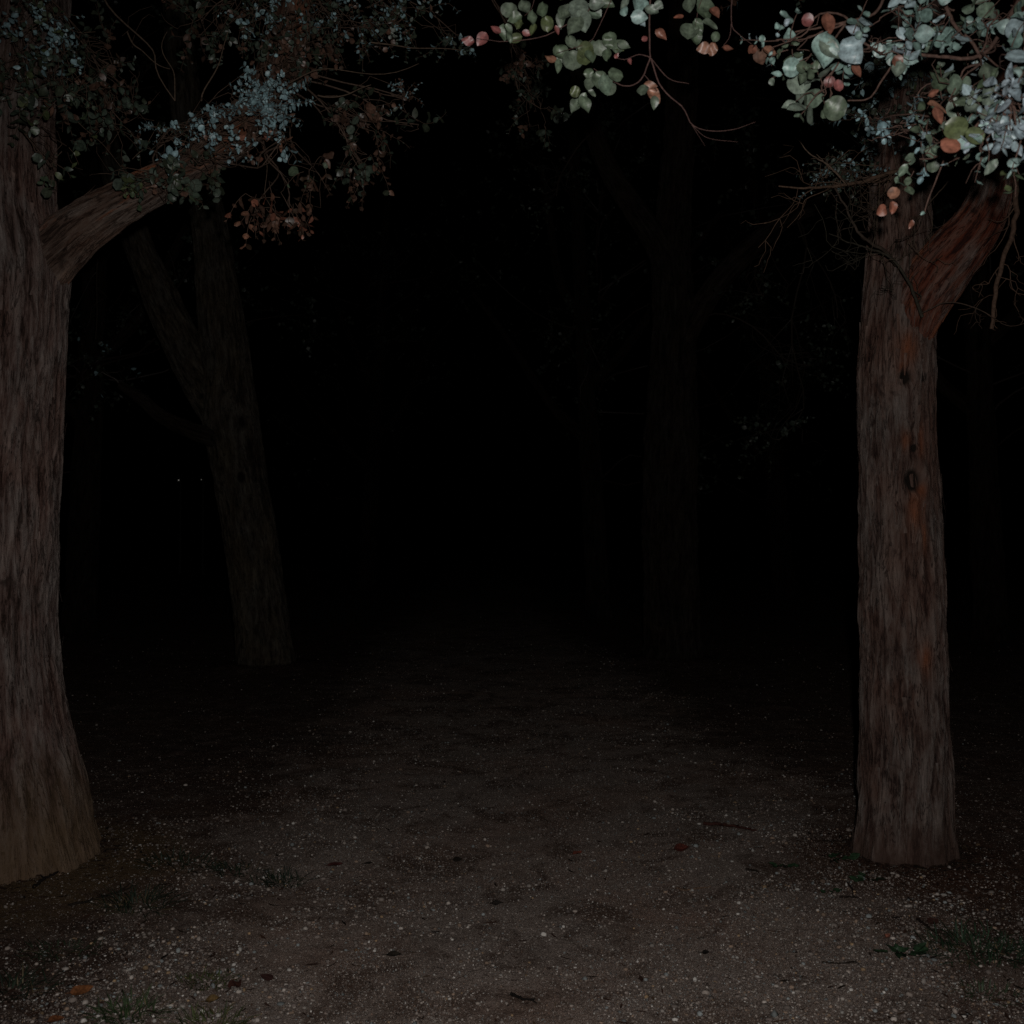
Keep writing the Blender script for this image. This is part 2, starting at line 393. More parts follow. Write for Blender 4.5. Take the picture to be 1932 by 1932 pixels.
        vv = np.array(vv); fq = np.array([[2 * e, 2 * e + 1, 2 * e + 3, 2 * e + 2] for e in range(m - 1)])
        Q.append(fq + base); base += len(vv); allV.append(vv)
        allB.append(np.repeat(bc[a * segs + b_][None], len(vv), 0) + np.stack([np.tile([0, 0.008], m), np.zeros(2 * m), np.repeat(np.linspace(0, ln, m), 2)], 1))
        allR.append(np.full(len(vv), lr.uniform(0.45, 0.85))); allS.append(np.zeros(len(vv))); allU.append(np.full(len(vv), rus[a, b_]))
    fa = [np.concatenate(Q)] + ([Ft] if len(Ft) else [])
    return mesh_obj(name, np.concatenate(allV), fa, mat, parent, {
        'bark': ('FLOAT_VECTOR', np.concatenate(allB)), 'relief': ('FLOAT', np.concatenate(allR)), 'scar': ('FLOAT', np.concatenate(allS)), 'rust': ('FLOAT', np.concatenate(allU))})

def twig_tube(acc, pts, r0, r1, tint, sides=5):
    pts = np.asarray(pts, float); n = len(pts)
    T, N, B = frames(pts); r = np.linspace(r0, r1, n)
    th = np.linspace(0, 2 * np.pi, sides, endpoint=False)
    V = pts[:, None] + (N[:, None] * np.cos(th)[None, :, None] + B[:, None] * np.sin(th)[None, :, None]) * r[:, None, None]
    i = np.arange(n - 1)[:, None] * sides; j = np.arange(sides)[None, :]; j2 = (j + 1) % sides
    acc.add(V.reshape(-1, 3), Fq=np.stack([i + j, i + j2, i + sides + j2, i + sides + j], -1).reshape(-1, 4), C=tint)
def wob(p0, p1, n, amp, lr, sag=0.0):
    t = np.linspace(0, 1, n)[:, None]; p = (1 - t) * p0 + t * p1
    k = np.linalg.norm(p1 - p0) * amp
    for f in (1, 2, 3):
        p = p + np.sin(t * math.pi * f) * lr.normal(0, k / f, 3)[None, :]
    p[:, 2] -= (np.sin(t * math.pi)[:, 0]) * sag
    return p

# ------------------------------------------------------------------ leaves
def leaf_template(shape, cols, rows):
    t = np.linspace(0, 1, rows)
    if shape == 'round': w = np.sqrt(np.maximum(0, 1 - (2 * t - 1) ** 2)) * 0.46
    elif shape == 'ovate': w = np.sin(np.pi * t ** 0.72) ** 0.8 * 0.36
    else: w = np.sin(np.pi * t ** 0.85) ** 0.9 * 0.22
    w[0] = 0.015; w[-1] = 0.012
    u = np.linspace(-1, 1, cols)
    X = w[:, None] * u[None, :]; Y = np.repeat(t[:, None], cols, 1)
    i = (np.arange(rows - 1)[:, None] * cols + np.arange(cols - 1)[None, :]).ravel()
    return X.ravel(), Y.ravel(), np.tile(u, rows), np.stack([i, i + 1, i + cols + 1, i + cols], 1)
def build_leaves(acc, leaves, cols, rows, lr):
    """leaves: list of (shape, pos, axis, normal, size, tint)"""
    for shape in ('round', 'ovate', 'narrow'):
        L = [q for q in leaves if q[0] == shape]
        if not L: continue
        X, Y, U, Fq = leaf_template(shape, cols, rows); k = len(L)
        pos = np.array([q[1] for q in L]); A = np.array([q[2] for q in L]); Nn = np.array([q[3] for q in L]); S = np.array([q[4] for q in L]); C = np.array([q[5] for q in L])
        A /= np.linalg.norm(A, axis=1)[:, None]; Nn = Nn - A * (Nn * A).sum(1)[:, None]; Nn /= np.linalg.norm(Nn, axis=1)[:, None] + 1e-9
        Sd = np.cross(A, Nn)
        fold = lr.uniform(-0.1, 0.5, k)[:, None]; curl = lr.normal(0.05, 0.22, k)[:, None]; wav = lr.normal(0, 0.05, k)[:, None]; wide = lr.uniform(0.7, 1.2, k)[:, None]
        X = X * 1.0; Z = np.abs(X)[None] * fold + curl * (Y[None] - 0.3) ** 2 + wav * np.sin(Y[None] * 7 + U[None] * 2)
        V = pos[:, None] + (Sd[:, None] * (X[None] * wide)[..., None] + A[:, None] * Y[None, :, None] + Nn[:, None] * Z[..., None]) * S[:, None, None]
        m = len(X)
        rib = np.clip(1 - np.abs(U) * 6, 0, 1) * 0.35
        rim = (np.abs(U) > 0.9) * 1.0
        Cv = C[:, None, :] * (1 + rib[None, :, None]) * (1 - 0.12 * rim[None, :, None])
        # an uneven tone towards the tip, its own for every leaf
        tip = lr.uniform(-0.25, 0.25, (k, 1, 1)); Cv = Cv * (1 + tip * (Y[None, :, None] - 0.5))
        FF = (Fq[None] + (np.arange(k) * m)[:, None, None]).reshape(-1, 4)
        acc.add(V.reshape(-1, 3), Fq=FF, C=np.clip(Cv.reshape(-1, 3), 0, 1))
PAL = {
    'silver': [(0.181, 0.268, 0.242), (0.224, 0.311, 0.294), (0.132, 0.203, 0.180), (0.231, 0.302, 0.320)],
    'ice':    [(0.222, 0.271, 0.302), (0.183, 0.232, 0.257)],
    'sage':   [(0.104, 0.143, 0.104), (0.128, 0.160, 0.128), (0.081, 0.108, 0.072)],
    'olive':  [(0.056, 0.079, 0.045), (0.072, 0.099, 0.062), (0.067, 0.083, 0.037), (0.086, 0.109, 0.078)],
    'blue':   [(0.191, 0.295, 0.318), (0.224, 0.337, 0.358), (0.156, 0.238, 0.260)],
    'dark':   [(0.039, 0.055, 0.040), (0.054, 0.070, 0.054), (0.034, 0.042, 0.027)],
    'brown':  [(0.086, 0.048, 0.034), (0.113, 0.061, 0.042), (0.054, 0.032, 0.023), (0.044, 0.028, 0.019)],
    'rust':   [(0.195, 0.075, 0.049), (0.166, 0.069, 0.046), (0.215, 0.105, 0.068)],
    'pink':   [(0.182, 0.063, 0.059), (0.156, 0.053, 0.048)],
}
def pick(mixd, lr):
    ks = list(mixd); w = np.array([mixd[k] for k in ks], float); k = ks[lr.choice(len(ks), p=w / w.sum())]
    c = np.array(PAL[k][lr.integers(len(PAL[k]))]) * lr.uniform(0.85, 1.15); return k, c
def unit(v): return v / (np.linalg.norm(v) + 1e-9)
def sprig(tw, leaves, p0, d, L, size, mixd, lr, shape='round', gap=0.7, droop=0.3, twc=(0.09, 0.06, 0.045), rad=0.0016, fine=False):
    n = 7; pts = [p0]; d = unit(d)
    for i in range(n - 1):
        d = unit(d + lr.normal(0, 0.16, 3) + np.array([0, 0, -droop / n])); pts.append(pts[-1] + d * L / (n - 1))
    pts = np.array(pts); twig_tube(tw, pts, rad, rad * 0.45, twc, 4)
    k = max(2, int(L / (size * gap))); ph = lr.uniform(0, math.pi); _, basec = pick(mixd, lr)
    for i in range(k):
        t = (i + 0.6) / k * (n - 1); a = int(min(t, n - 2)); u = t - a
        p = pts[a] * (1 - u) + pts[a + 1] * u; ax = unit(pts[a + 1] - pts[a])
        s1 = unit(np.cross(ax, [0.3, 0.2, 1.0])); s2 = np.cross(ax, s1); ang = ph + i * math.pi / 2 + lr.normal(0, 0.3)
        side = s1 * math.cos(ang) + s2 * math.sin(ang)
        sz = size * (1.0 - 0.45 * i / k) * lr.uniform(0.5, 1.25)
        for sg in (1, -1):
            if lr.random() < 0.12: continue
            c = pick(mixd, lr)[1] if lr.random() < 0.45 else basec * lr.uniform(0.85, 1.15)
            A = unit(side * sg + ax * lr.uniform(0.1, 0.8) + lr.normal(0, 0.15, 3) + np.array([0, 0, -0.25 * droop]))
            Nn = unit(ax * 1.0 - A * 0.3 + lr.normal(0, 0.35, 3))
            leaves.append((('round', 'ovate', 'narrow')[lr.choice(3, p=(.42, .46, .12) if shape == 'round' else (.12, .72, .16))], p + A * size * 0.06, A, Nn, sz, c))
def cluster(tw, leaves, att, cen, rad, n, size, mixd, lr, L=(0.08, 0.2), shape='round', droop=0.3, stem=0.005, twc=(0.09, 0.06, 0.045), depth_r=None, gap=0.7, bare=0.1, bias=(0, 0, 0)):
    """att, cen: (px,py,depth); rad: (rx,ry) in frame units; a stem with sprigs on it"""
    a = P(*att); c = P(*cen); s = m_per_px(cen[2]); rx, ry = rad[0] * s, rad[1] * s; rz = depth_r if depth_r else 0.5 * (rx + ry)
    main = wob(a, c, 12, 0.06, lr); twig_tube(tw, main, stem, stem * 0.5, twc, 6)
    for i in range(n):
        q = lr.normal(0, 1, 3); q = q / np.linalg.norm(q) * lr.random() ** 0.45
        p = c + np.array([q[0] * rx, q[1] * rz, q[2] * ry])
        far = main[int(lr.integers(5, 12))]
        p_s = p * 0.75 + c * 0.25
        if lr.random() < 0.6: twig_tube(tw, wob(far, p_s, 6, 0.12, lr), stem * 0.4, 0.0014, twc, 4)
        dr = unit(p - c + lr.normal(0, 0.35, 3) * max(rx, ry) + np.array(bias) * max(rx, ry))
        LL = lr.uniform(*L)
        if lr.random() < bare: twig_tube(tw, wob(p_s, p_s + dr * LL, 6, 0.15, lr), 0.0014, 0.0008, twc, 4)
        else: sprig(tw, leaves, p_s, dr, LL, size, mixd, lr, shape, droop=droop, gap=gap, twc=twc)
def limb_pts(rows, d0=None):
    out = []
    for r_ in rows:
        px, py, hw, d = r_; p = P(px, py, d); out.append([*p, hw * m_per_px(d)])
    return out

# ================================================================== near left tree
lr = np.random.default_rng(3)
TL = empty('eucalyptus_tree', (-2.39, 5.03, 0.0), 'big rough barked eucalyptus cut by the left frame edge, thick limb reaching right', 'tree')
D = 5.03
trunk('trunk', limb_pts([(-22, 1690, 182, D), (-22, 1610, 180, D), (-24, 1500, 170, D), (-28, 1400, 152, D), (-29, 1290, 136, D), (-28, 1180, 124, D), (-28, 1000, 125, D), (-26, 850, 128, D), (-20, 700, 134, D), (-12, 600, 133, D), (-12, 500, 136, D), (-22, 400, 122, D), (-24, 250, 120, D + .03), (-22, 120, 126, D + .05), (-10, 0, 132, D + .1), (5, -250, 120, D + .15), (0, -600, 100, D + .2), (-30, -1100, 60, D + .2)]),
      BARK_L, TL, segs=300, step=0.014, amp=0.010, lump=0.022, flare=(0.24, 5, 0.26), seed=4, strips=700,
      rusts=[(P(2, 1135, 4.74), 0.03, 0.06), (P(0, 1165, 4.74), 0.03, 0.08), (P(40, 1430, 4.66), 0.03, 0.12), (P(60, 760, 4.76), .04, .08)], knots=[(P(70, 1458, 4.70), 0.055, 0.03), (P(60, 760, 4.76), 0.03, 0.015)])
trunk('limb', limb_pts([(-20, 660, 20, D), (18, 590, 42, D), (62, 522, 56, D), (108, 470, 54, D - .02), (155, 430, 48, D - .03), (212, 393, 42, D - .04), (290, 350, 36, D - .05), (370, 308, 32, D - .04), (440, 262, 36, D), (490, 210, 40, D + .06), (525, 140, 42, D + .1), (545, 50, 40, D + .15), (560, -80, 36, D + .2), (560, -400, 26, D + .3)]),
      BARK_LIMB, TL, segs=170, step=0.014, amp=0.007, lump=0.012, seed=6, strips=160)
tw, lv = Acc(), []
T0 = (300, 335, D); T1 = (520, 150, D + .1); T2 = (40, -60, D - .1)
D1 = 4.64
B_ = {'blue': 1}
cluster(tw, lv, T2, (70, 45, D1 - .1), (85, 50), 26, 0.032, {'blue': 5, 'dark': 2, 'olive': 1}, lr)
cluster(tw, lv, T2, (100, 110, D1), (55, 40), 16, 0.035, {'dark': 4, 'blue': 3}, lr)
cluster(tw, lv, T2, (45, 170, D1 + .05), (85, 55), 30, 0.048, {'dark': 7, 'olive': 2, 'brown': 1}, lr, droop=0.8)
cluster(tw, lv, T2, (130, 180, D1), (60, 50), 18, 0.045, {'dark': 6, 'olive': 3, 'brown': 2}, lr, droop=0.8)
cluster(tw, lv, T0, (505, 195, D1), (62, 42), 46, 0.031, {'blue': 12, 'brown': 1}, lr, L=(0.06, 0.14), gap=0.55)
cluster(tw, lv, T0, (450, 195, D1), (50, 25), 14, 0.030, B_, lr, L=(0.05, 0.12), gap=0.5)
cluster(tw, lv, T0, (500, 150, D1), (45, 22), 9, 0.028, B_, lr, L=(0.06, 0.12))
cluster(tw, lv, T0, (400, 245, D1), (45, 30), 16, 0.030, {'blue': 8, 'brown': 1}, lr, L=(0.06, 0.12))
cluster(tw, lv, T0, (320, 245, D1 + .05), (50, 35), 20, 0.022, {'blue': 5, 'dark': 2, 'brown': 1}, lr, L=(0.05, 0.11))
cluster(tw, lv, T0, (535, 260, D1), (28, 28), 10, 0.032, B_, lr, droop=0.8, L=(.05, .1))
cluster(tw, lv, T0, (450, 285, D1 + .02), (22, 25), 8, 0.03, {'blue': 5, 'brown': 1}, lr, L=(.05, .1))
cluster(tw, lv, T0, (310, 295, D1), (28, 14), 6, 0.038, {'blue': 4, 'dark': 2}, lr, L=(.04, .09))
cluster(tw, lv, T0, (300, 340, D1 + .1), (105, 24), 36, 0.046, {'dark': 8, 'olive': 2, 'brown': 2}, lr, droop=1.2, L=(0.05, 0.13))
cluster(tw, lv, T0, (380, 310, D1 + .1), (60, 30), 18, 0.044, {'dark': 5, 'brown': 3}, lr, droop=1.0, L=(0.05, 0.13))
cluster(tw, lv, T0, (480, 250, D1 + .15), (80, 50), 20, 0.044, {'rust': 1, 'brown': 4}, lr, droop=0.7, L=(0.05, 0.13))
cluster(tw, lv, (500, 250, D), (485, 385, D1), (45, 40), 11, 0.046, {'brown': 6, 'rust': 1}, lr, droop=2.2, L=(0.10, 0.2), bias=(0, 0, -1.2), gap=.75)
cluster(tw, lv, (540, 260, D), (545, 390, D1), (35, 35), 8, 0.046, {'brown': 4, 'rust': 1}, lr, droop=2.2, L=(0.10, 0.18), bias=(0, 0, -1.2), gap=.75)
cluster(tw, lv, (540, 240, D), (595, 320, D1), (40, 35), 9, 0.045, {'brown': 4, 'olive': 1}, lr, droop=1.5, L=(0.08, 0.18), bias=(0, 0, -1))
cluster(tw, lv, T1, (545, 110, D1 + .2), (60, 70), 26, 0.042, {'brown': 4, 'dark': 4}, lr, droop=0.8)
cluster(tw, lv, T1, (690, 230, D), (60, 60), 26, 0.044, {'dark': 5, 'brown': 4}, lr, droop=0.9)
cluster(tw, lv, T1, (690, 315, D), (42, 50), 18, 0.044, {'brown': 4, 'dark': 4}, lr, droop=1.6, bias=(0, 0, -.8))
cluster(tw, lv, T1, (765, 185, D + .05), (30, 30), 12, 0.022, {'blue': 3, 'brown': 2}, lr, L=(0.05, 0.1))
cluster(tw, lv, T1, (790, 235, D + .1), (45, 20), 5, 0.045, {'dark': 3}, lr)
cluster(tw, lv, (560, -100, D), (650, 40, D - .1), (95, 50), 40, 0.030, {'blue': 4, 'dark': 6, 'brown': 1}, lr)
cluster(tw, lv, (560, -100, D), (760, 35, D), (75, 35), 26, 0.032, {'blue': 3, 'dark': 5, 'brown': 2}, lr)
cluster(tw, lv, (560, -100, D), (480, 30, D - .1), (80, 45), 36, 0.028, {'blue': 4, 'dark': 4, 'brown': 1}, lr)
cluster(tw, lv, (560, -100, D), (380, 40, D + .1), (70, 60), 24, 0.045, {'dark': 5, 'brown': 1}, lr)
cluster(tw, lv, (560, -100, D), (620, 100, D + .1), (70, 45), 20, 0.04, {'brown': 5, 'dark': 3}, lr)
cluster(tw, lv, T2, (205, 120, D + .05), (80, 100), 34, 0.044, {'dark': 6, 'brown': 2}, lr, droop=0.7, bare=.3)
cluster(tw, lv, T2, (230, 230, D), (80, 60), 26, 0.044, {'dark': 6, 'brown': 2}, lr, droop=0.7, bare=.2)
cluster(tw, lv, (60, 200, D), (125, 275, D1), (22, 30), 5, 0.045, {'olive': 3, 'dark': 2}, lr, droop=1.0, L=(.05, .1))
cluster(tw, lv, (60, 200, D), (98, 315, D1), (22, 26), 8, 0.05, {'dark': 3, 'olive': 2}, lr, droop=1.5, L=(.04, .09))
cluster(tw, lv, (560, -100, D), (860, 65, D + .2), (40, 20), 8, 0.03, {'blue': 2, 'dark': 3}, lr)
cluster(tw, lv, (900, -100, 6), (990, 130, 6.2), (60, 50), 20, 0.048, {'dark': 3, 'brown': 2}, lr, droop=1.0)
cluster(tw, lv, (900, -100, 6), (1020, 205, 6.2), (50, 55), 16, 0.048, {'dark': 5, 'brown': 1}, lr, droop=1.4)
# crown above the frame
for _ in range(46):
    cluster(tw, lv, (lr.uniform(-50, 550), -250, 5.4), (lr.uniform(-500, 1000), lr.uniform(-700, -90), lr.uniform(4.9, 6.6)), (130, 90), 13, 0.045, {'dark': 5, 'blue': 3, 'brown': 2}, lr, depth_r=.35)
# long bare curving twigs
for a_, b_, r_ in [((190, -20), (330, 190), .005), ((330, 190), (315, 60), .003), ((240, 60), (320, 130), .004), ((380, 190), (430, 60), .004), ((0, 55), (180, 60), .003), ((30, 130), (60, 210), .004), ((540, 160), (790, 120), .003), ((600, 180), (700, 160), .004), ((150, 180), (260, 270), .0025), ((250, 300), (300, 230), .002), ((260, 320), (340, 315), .002), ((500, 300), (520, 400), .0018), ((700, 80), (870, 95), .0035), ((430, 290), (400, 200), .004), ((120, 200), (250, 340), .002)]:
    twig_tube(tw, wob(P(*a_, D - .2), P(*b_, D - .2), 14, 0.07, lr), r_, r_ * .5, (0.10, 0.07, 0.05), 5)
fa = Acc(); build_leaves(fa, lv, 3, 6, lr)
tw.build('twigs', TWIG, TL); fa.build('crown', LEAF, TL); print('left leaves', len(lv))

# ================================================================== near right tree
lr = np.random.default_rng(8)
TR = empty('eucalyptus_tree', (1.815, 5.08, 0.0), 'straight shaggy eucalyptus on the right, trunk forking beneath silvery leaves', 'tree')
E = 5.08
trunk('trunk', limb_pts([(1706, 1665, 88, E), (1706, 1600, 86, E), (1708, 1500, 84, E), (1707, 1400, 82, E), (1704, 1250, 80, E), (1700, 1100, 77, E), (1696, 950, 73, E), (1691, 800, 70, E), (1690, 700, 70, E), (1694, 600, 68, E), (1698, 520, 64, E + .03), (1698, 430, 58, E + .08), (1697, 330, 55, E + .12), (1712, 200, 50, E + .16), (1730, 80, 46, E + .2), (1745, -200, 38, E + .3), (1740, -700, 22, E + .4)]),
      BARK_R, TR, segs=230, step=0.013, amp=0.0085, lump=0.014, flare=(0.10, 4, 0.16), seed=12, strips=700,
      knots=[(P(1710, 710, 4.905), 0.030, 0.035), (P(1724, 905, 4.905), 0.042, 0.05), (P(1742, 710, 4.93), 0.02, 0.015), (P(1724, 846, 4.91), 0.016, 0.01)],
      rusts=[(P(1715, 655, 4.91), 0.045, 0.08), (P(1703, 695, 4.905), 0.015, 0.04), (P(1710, 832, 4.91), 0.02, 0.04), (P(1738, 928, 4.915), 0.022, 0.04), (P(1728, 960, 4.9), 0.03, 0.09), (P(1742, 1010, 4.91), 0.016, 0.08), (P(1745, 1240, 4.90), 0.03, 0.07), (P(1735, 840, 4.93), .018, .1)])
trunk('limb', limb_pts([(1706, 700, 8, E - .02), (1714, 650, 34, E - .06), (1728, 585, 52, E - .075), (1758, 532, 54, E - .10), (1802, 475, 50, E - .13), (1843, 425, 43, E - .17), (1868, 370, 38, E - .2), (1882, 300, 36, E - .22), (1895, 200, 34, E - .25), (1930, 50, 30, E - .3), (2000, -200, 24, E - .3)]),
      BARK_RED, TR, segs=150, step=0.013, amp=0.007, lump=0.012, seed=14, strips=170)
tw, lv = Acc(), []
# leaves close round the fork, a little further back than the overhanging spray
cluster(tw, lv, (1700, 330, E), (1585, 320, 4.92), (62, 32), 26, 0.026, {'dark': 6, 'blue': 2}, lr)
cluster(tw, lv, (1700, 330, E), (1630, 225, 5.0), (60, 40), 26, 0.034, {'blue': 3, 'dark': 4}, lr)
cluster(tw, lv, (1740, 100, E), (1680, 120, 5.0), (90, 50), 34, 0.04, {'dark': 5, 'blue': 2}, lr)
cluster(tw, lv, (1740, 100, E), (1800, 230, 4.92), (110, 70), 40, 0.04, {'dark': 5, 'olive': 2, 'brown': 1}, lr)
for _ in range(34):
    cluster(tw, lv, (1750, -250, 5.5), (lr.uniform(1250, 2500), lr.uniform(-700, -60), lr.uniform(4.9, 6.4)), (130, 90), 12, 0.045, {'dark': 5, 'blue': 3, 'brown': 2}, lr, depth_r=.35)
fa = Acc(); build_leaves(fa, lv, 3, 6, lr); fa.build('crown', LEAF, TR); tw.build('twigs', TWIG, TR)
# dead, leafless side branches
def dead_branch(rows, r0, r1, seed, subs=7, tint=(0.075, 0.052, 0.036), sl=(0.12, 0.35), parent=None):
    l2 = np.random.default_rng(seed); pts = np.array([P(r_[0], r_[1], r_[2] - 0.2) for r_ in rows]); c, _ = catmull(pts, 26); ac = Acc()
    c = c + l2.normal(0, r0 * 0.25, c.shape)
    twig_tube(ac, c, r0, r1, tint, 8)
    for _ in range(subs):
        k = int(l2.integers(3, 24)); d = unit(unit(c[min(k + 1, 25)] - c[k - 1]) * 0.7 + l2.normal(0, 0.6, 3)); Ls = l2.uniform(*sl)
        q = wob(c[k], c[k] + d * Ls, 9, 0.12, l2, sag=0.03); rr_ = max(0.0016, r0 * (1 - k / 30) * 0.42); twig_tube(ac, q, rr_, 0.0011, tint, 5)
        for __ in range(3):
            kk = int(l2.integers(2, 8)); q2 = wob(q[kk], q[kk] + unit(d + l2.normal(0, .8, 3)) * Ls * 0.45, 6, 0.12, l2); twig_tube(ac, q2, 0.0016, 0.0008, tint, 4)
    return ac.build('dead_branch', TWIG, parent)
dead_branch([(1740, 322, 5.0), (1680, 325, 4.95), (1620, 345, 4.9), (1560, 352, 4.85), (1515, 354, 4.8), (1467, 352, 4.78)], 0.012, 0.003, 31, 9, (0.10, 0.062, 0.042), parent=TR)
dead_branch([(1600, 350, 4.9), (1560, 310, 4.85), (1528, 290, 4.8), (1505, 262, 4.8)], 0.005, 0.0015, 32, 3, (0.13, 0.09, 0.065), (.05, .14), parent=TR)
dead_branch([(1690, 500, 5.05), (1665, 470, 4.95), (1625, 445, 4.9), (1590, 380, 4.9), (1570, 345, 4.9)], 0.009, 0.003, 33, 10, (0.05, 0.036, 0.027), parent=TR)
dead_branch([(1740, 600, 5.02), (1725, 555, 4.98), (1700, 510, 4.95), (1672, 480, 4.95), (1610, 460, 4.9), (1565, 440, 4.85)], 0.008, 0.002, 34, 9, (0.035, 0.03, 0.022), parent=TR)
dead_branch([(1910, 250, 4.9), (1916, 340, 4.85), (1915, 420, 4.8), (1890, 500, 4.8), (1878, 560, 4.8), (1871, 621, 4.8)], 0.013, 0.0085, 35, 9, (0.085, 0.052, 0.036), (.1, .28), parent=TR)
dead_branch([(1740, 590, 5.0), (1790, 570, 4.95), (1850, 585, 4.9), (1905, 615, 4.9), (1960, 600, 4.9)], 0.003, 0.0012, 36, 4, (0.06, 0.04, 0.03), (.05, .14), parent=TR)
dead_branch([(1800, 330, 4.95), (1740, 400, 4.9), (1720, 440, 4.9), (1690, 520, 4.9)], 0.003, 0.0012, 37, 5, (0.07, 0.05, 0.035), (.05, .2), parent=TR)
dead_branch([(1660, 340, 4.95), (1655, 420, 4.9), (1640, 490, 4.9)], 0.003, 0.0012, 38, 5, (0.07, 0.05, 0.035), (.05, .2), parent=TR)

# ================================================================== overhanging spray, right (close to the camera)
lr = np.random.default_rng(21)
OR = empty('overhanging_branch', P(1960, -160, 2.7), 'silvery round leaved eucalyptus branch overhanging the upper right corner', 'branch')
tw, lv = Acc(), []
W = 2.75; TWC = (0.10, 0.06, 0.048)
def stem(rows, r0, r1, tint=TWC):
    c, _ = catmull(np.array([P(*r_) for r_ in rows]), 24); twig_tube(tw, c + lr.normal(0, r0 * .1, c.shape), r0, r1, tint, 8)
stem([(1990, -120, W), (1900, 40, W), (1850, 105, W), (1780, 107, W), (1720, 100, W), (1660, 95, W), (1620, 75, W)], 0.007, 0.003)
stem([(1770, -30, W), (1800, 45, W), (1835, 80, W), (1850, 110, W)], 0.005, 0.004)
stem([(2000, -60, 2.4), (1950, 60, 2.4), (1890, 170, 2.4), (1840, 240, 2.45), (1790, 290, 2.5)], 0.005, 0.002)
stem([(1700, 100, W), (1665, 150, W), (1640, 185, W), (1600, 190, W)], 0.003, 0.0015)
stem([(1675, -20, W), (1650, 25, W), (1600, 40, W), (1560, 50, W), (1500, 60, W)], 0.004, 0.002)
stem([(1850, 110, W), (1860, 180, 2.6), (1855, 260, 2.6), (1848, 320, 2.6)], 0.0025, 0.0012)
stem([(1800, 250, 2.6), (1770, 330, 2.7), (1750, 380, 2.7), (1745, 400, 2.7)], 0.0025, 0.0015)
S_ = {'silver': 6, 'sage': 3}
for att, cen, rad, n, sz, mx, sh in [
    ((1600, 40, W), (1490, 75, W), (42, 34), 9, 0.034, {'sage': 3, 'silver': 3}, 'round'),
    ((1600, 40, W), (1465, 75, W - .05), (18, 18), 5, 0.024, {'silver': 4, 'ice': 2}, 'round'),
    ((1600, 40, W), (1515, 130, W), (50, 40), 11, 0.036, {'sage': 4, 'silver': 1}, 'round'),
    ((1640, 90, W), (1600, 90, W - .05), (32, 26), 8, 0.038, {'silver': 4, 'sage': 1}, 'round'),
    ((1600, 100, W), (1555, 175, W), (48, 26), 9, 0.050, {'sage': 4}, 'ovate'),
    ((1650, 100, W), (1670, 95, W - .1), (60, 20), 12, 0.044, {'silver': 5}, 'ovate'),
    ((1700, 100, W), (1745, 75, W - .1), (60, 26), 15, 0.042, {'silver': 5, 'ice': 1}, 'ovate'),
    ((1700, 0, W), (1690, 15, W - .15), (70, 26), 18, 0.048, {'silver': 5, 'ice': 1}, 'round'),
    ((1800, 20, W), (1790, 15, W), (60, 30), 14, 0.045, {'silver': 4, 'sage': 2}, 'round'),
    ((1850, 100, W), (1880, 20, W), (60, 50), 18, 0.044, {'silver': 4, 'sage': 3}, 'round'),
    ((1850, 100, W), (1860, 75, W + .1), (60, 40), 18, 0.040, {'silver': 3, 'sage': 3}, 'round'),
    ((1850, 100, W), (1915, 110, 2.5), (35, 60), 12, 0.045, {'silver': 4}, 'round'),
    ((1850, 120, W), (1790, 190, W), (40, 40), 10, 0.044, {'olive': 3, 'silver': 2, 'sage': 2}, 'round'),
    ((1850, 120, W), (1730, 180, W + .1), (45, 26), 6, 0.036, {'silver': 2, 'olive': 2}, 'round'),
    ((1880, 180, 2.5), (1830, 170, W), (50, 40), 14, 0.046, {'olive': 4, 'silver': 1}, 'round'),
    ((1880, 180, 2.4), (1850, 215, 2.4), (60, 34), 16, 0.038, {'silver': 4, 'sage': 3}, 'round'),
    ((1890, 170, 2.3), (1905, 200, 2.25), (42, 62), 40, 0.034, {'ice': 7, 'silver': 2}, 'round'),
    ((1890, 170, 2.3), (1925, 265, 2.25), (28, 32), 14, 0.032, {'ice': 5, 'silver': 2}, 'round'),
    ((1840, 240, 2.5), (1765, 265, 2.8), (48, 34), 16, 0.036, {'sage': 5, 'silver': 2}, 'round'),
    ((1840, 240, 2.5), (1700, 245, 3.0), (46, 26), 14, 0.030, {'blue': 4, 'silver': 1}, 'round'),
    ((1840, 240, 2.5), (1650, 220, 3.2), (30, 18), 8, 0.028, {'blue': 5}, 'round'),
    ((1840, 240, 2.5), (1735, 300, 2.7), (36, 24), 8, 0.036, {'sage': 3, 'silver': 2}, 'round'),
    ((1840, 240, 2.5), (1850, 280, 2.6), (45, 18), 8, 0.034, {'silver': 3, 'olive': 2}, 'round'),
    ((1848, 250, 2.6), (1765, 308, 3.0), (20, 18), 4, 0.03, {'blue': 3}, 'round'),
    ((1950, 260, 2.3), (1905, 300, 2.5), (30, 26), 5, 0.045, {'olive': 3}, 'ovate'),
    ((1980, 60, 2.6), (2020, 120, 2.6), (70, 150), 40, 0.045, {'silver': 4, 'sage': 3}, 'round'),
    ((1900, -60, W), (1800, -90, W), (220, 50), 50, 0.045, {'silver': 4, 'sage': 3}, 'round'),
    ((1900, -60, W), (1950, -200, W), (250, 80), 50, 0.045, {'silver': 4, 'sage': 3}, 'round')]:
    cluster(tw, lv, att, cen, rad, max(3, int(n * .6)), sz, mx, lr, L=(0.04, 0.10), shape=sh, droop=0.2, stem=0.003, twc=TWC, gap=.62, depth_r=0.09, bare=.12)
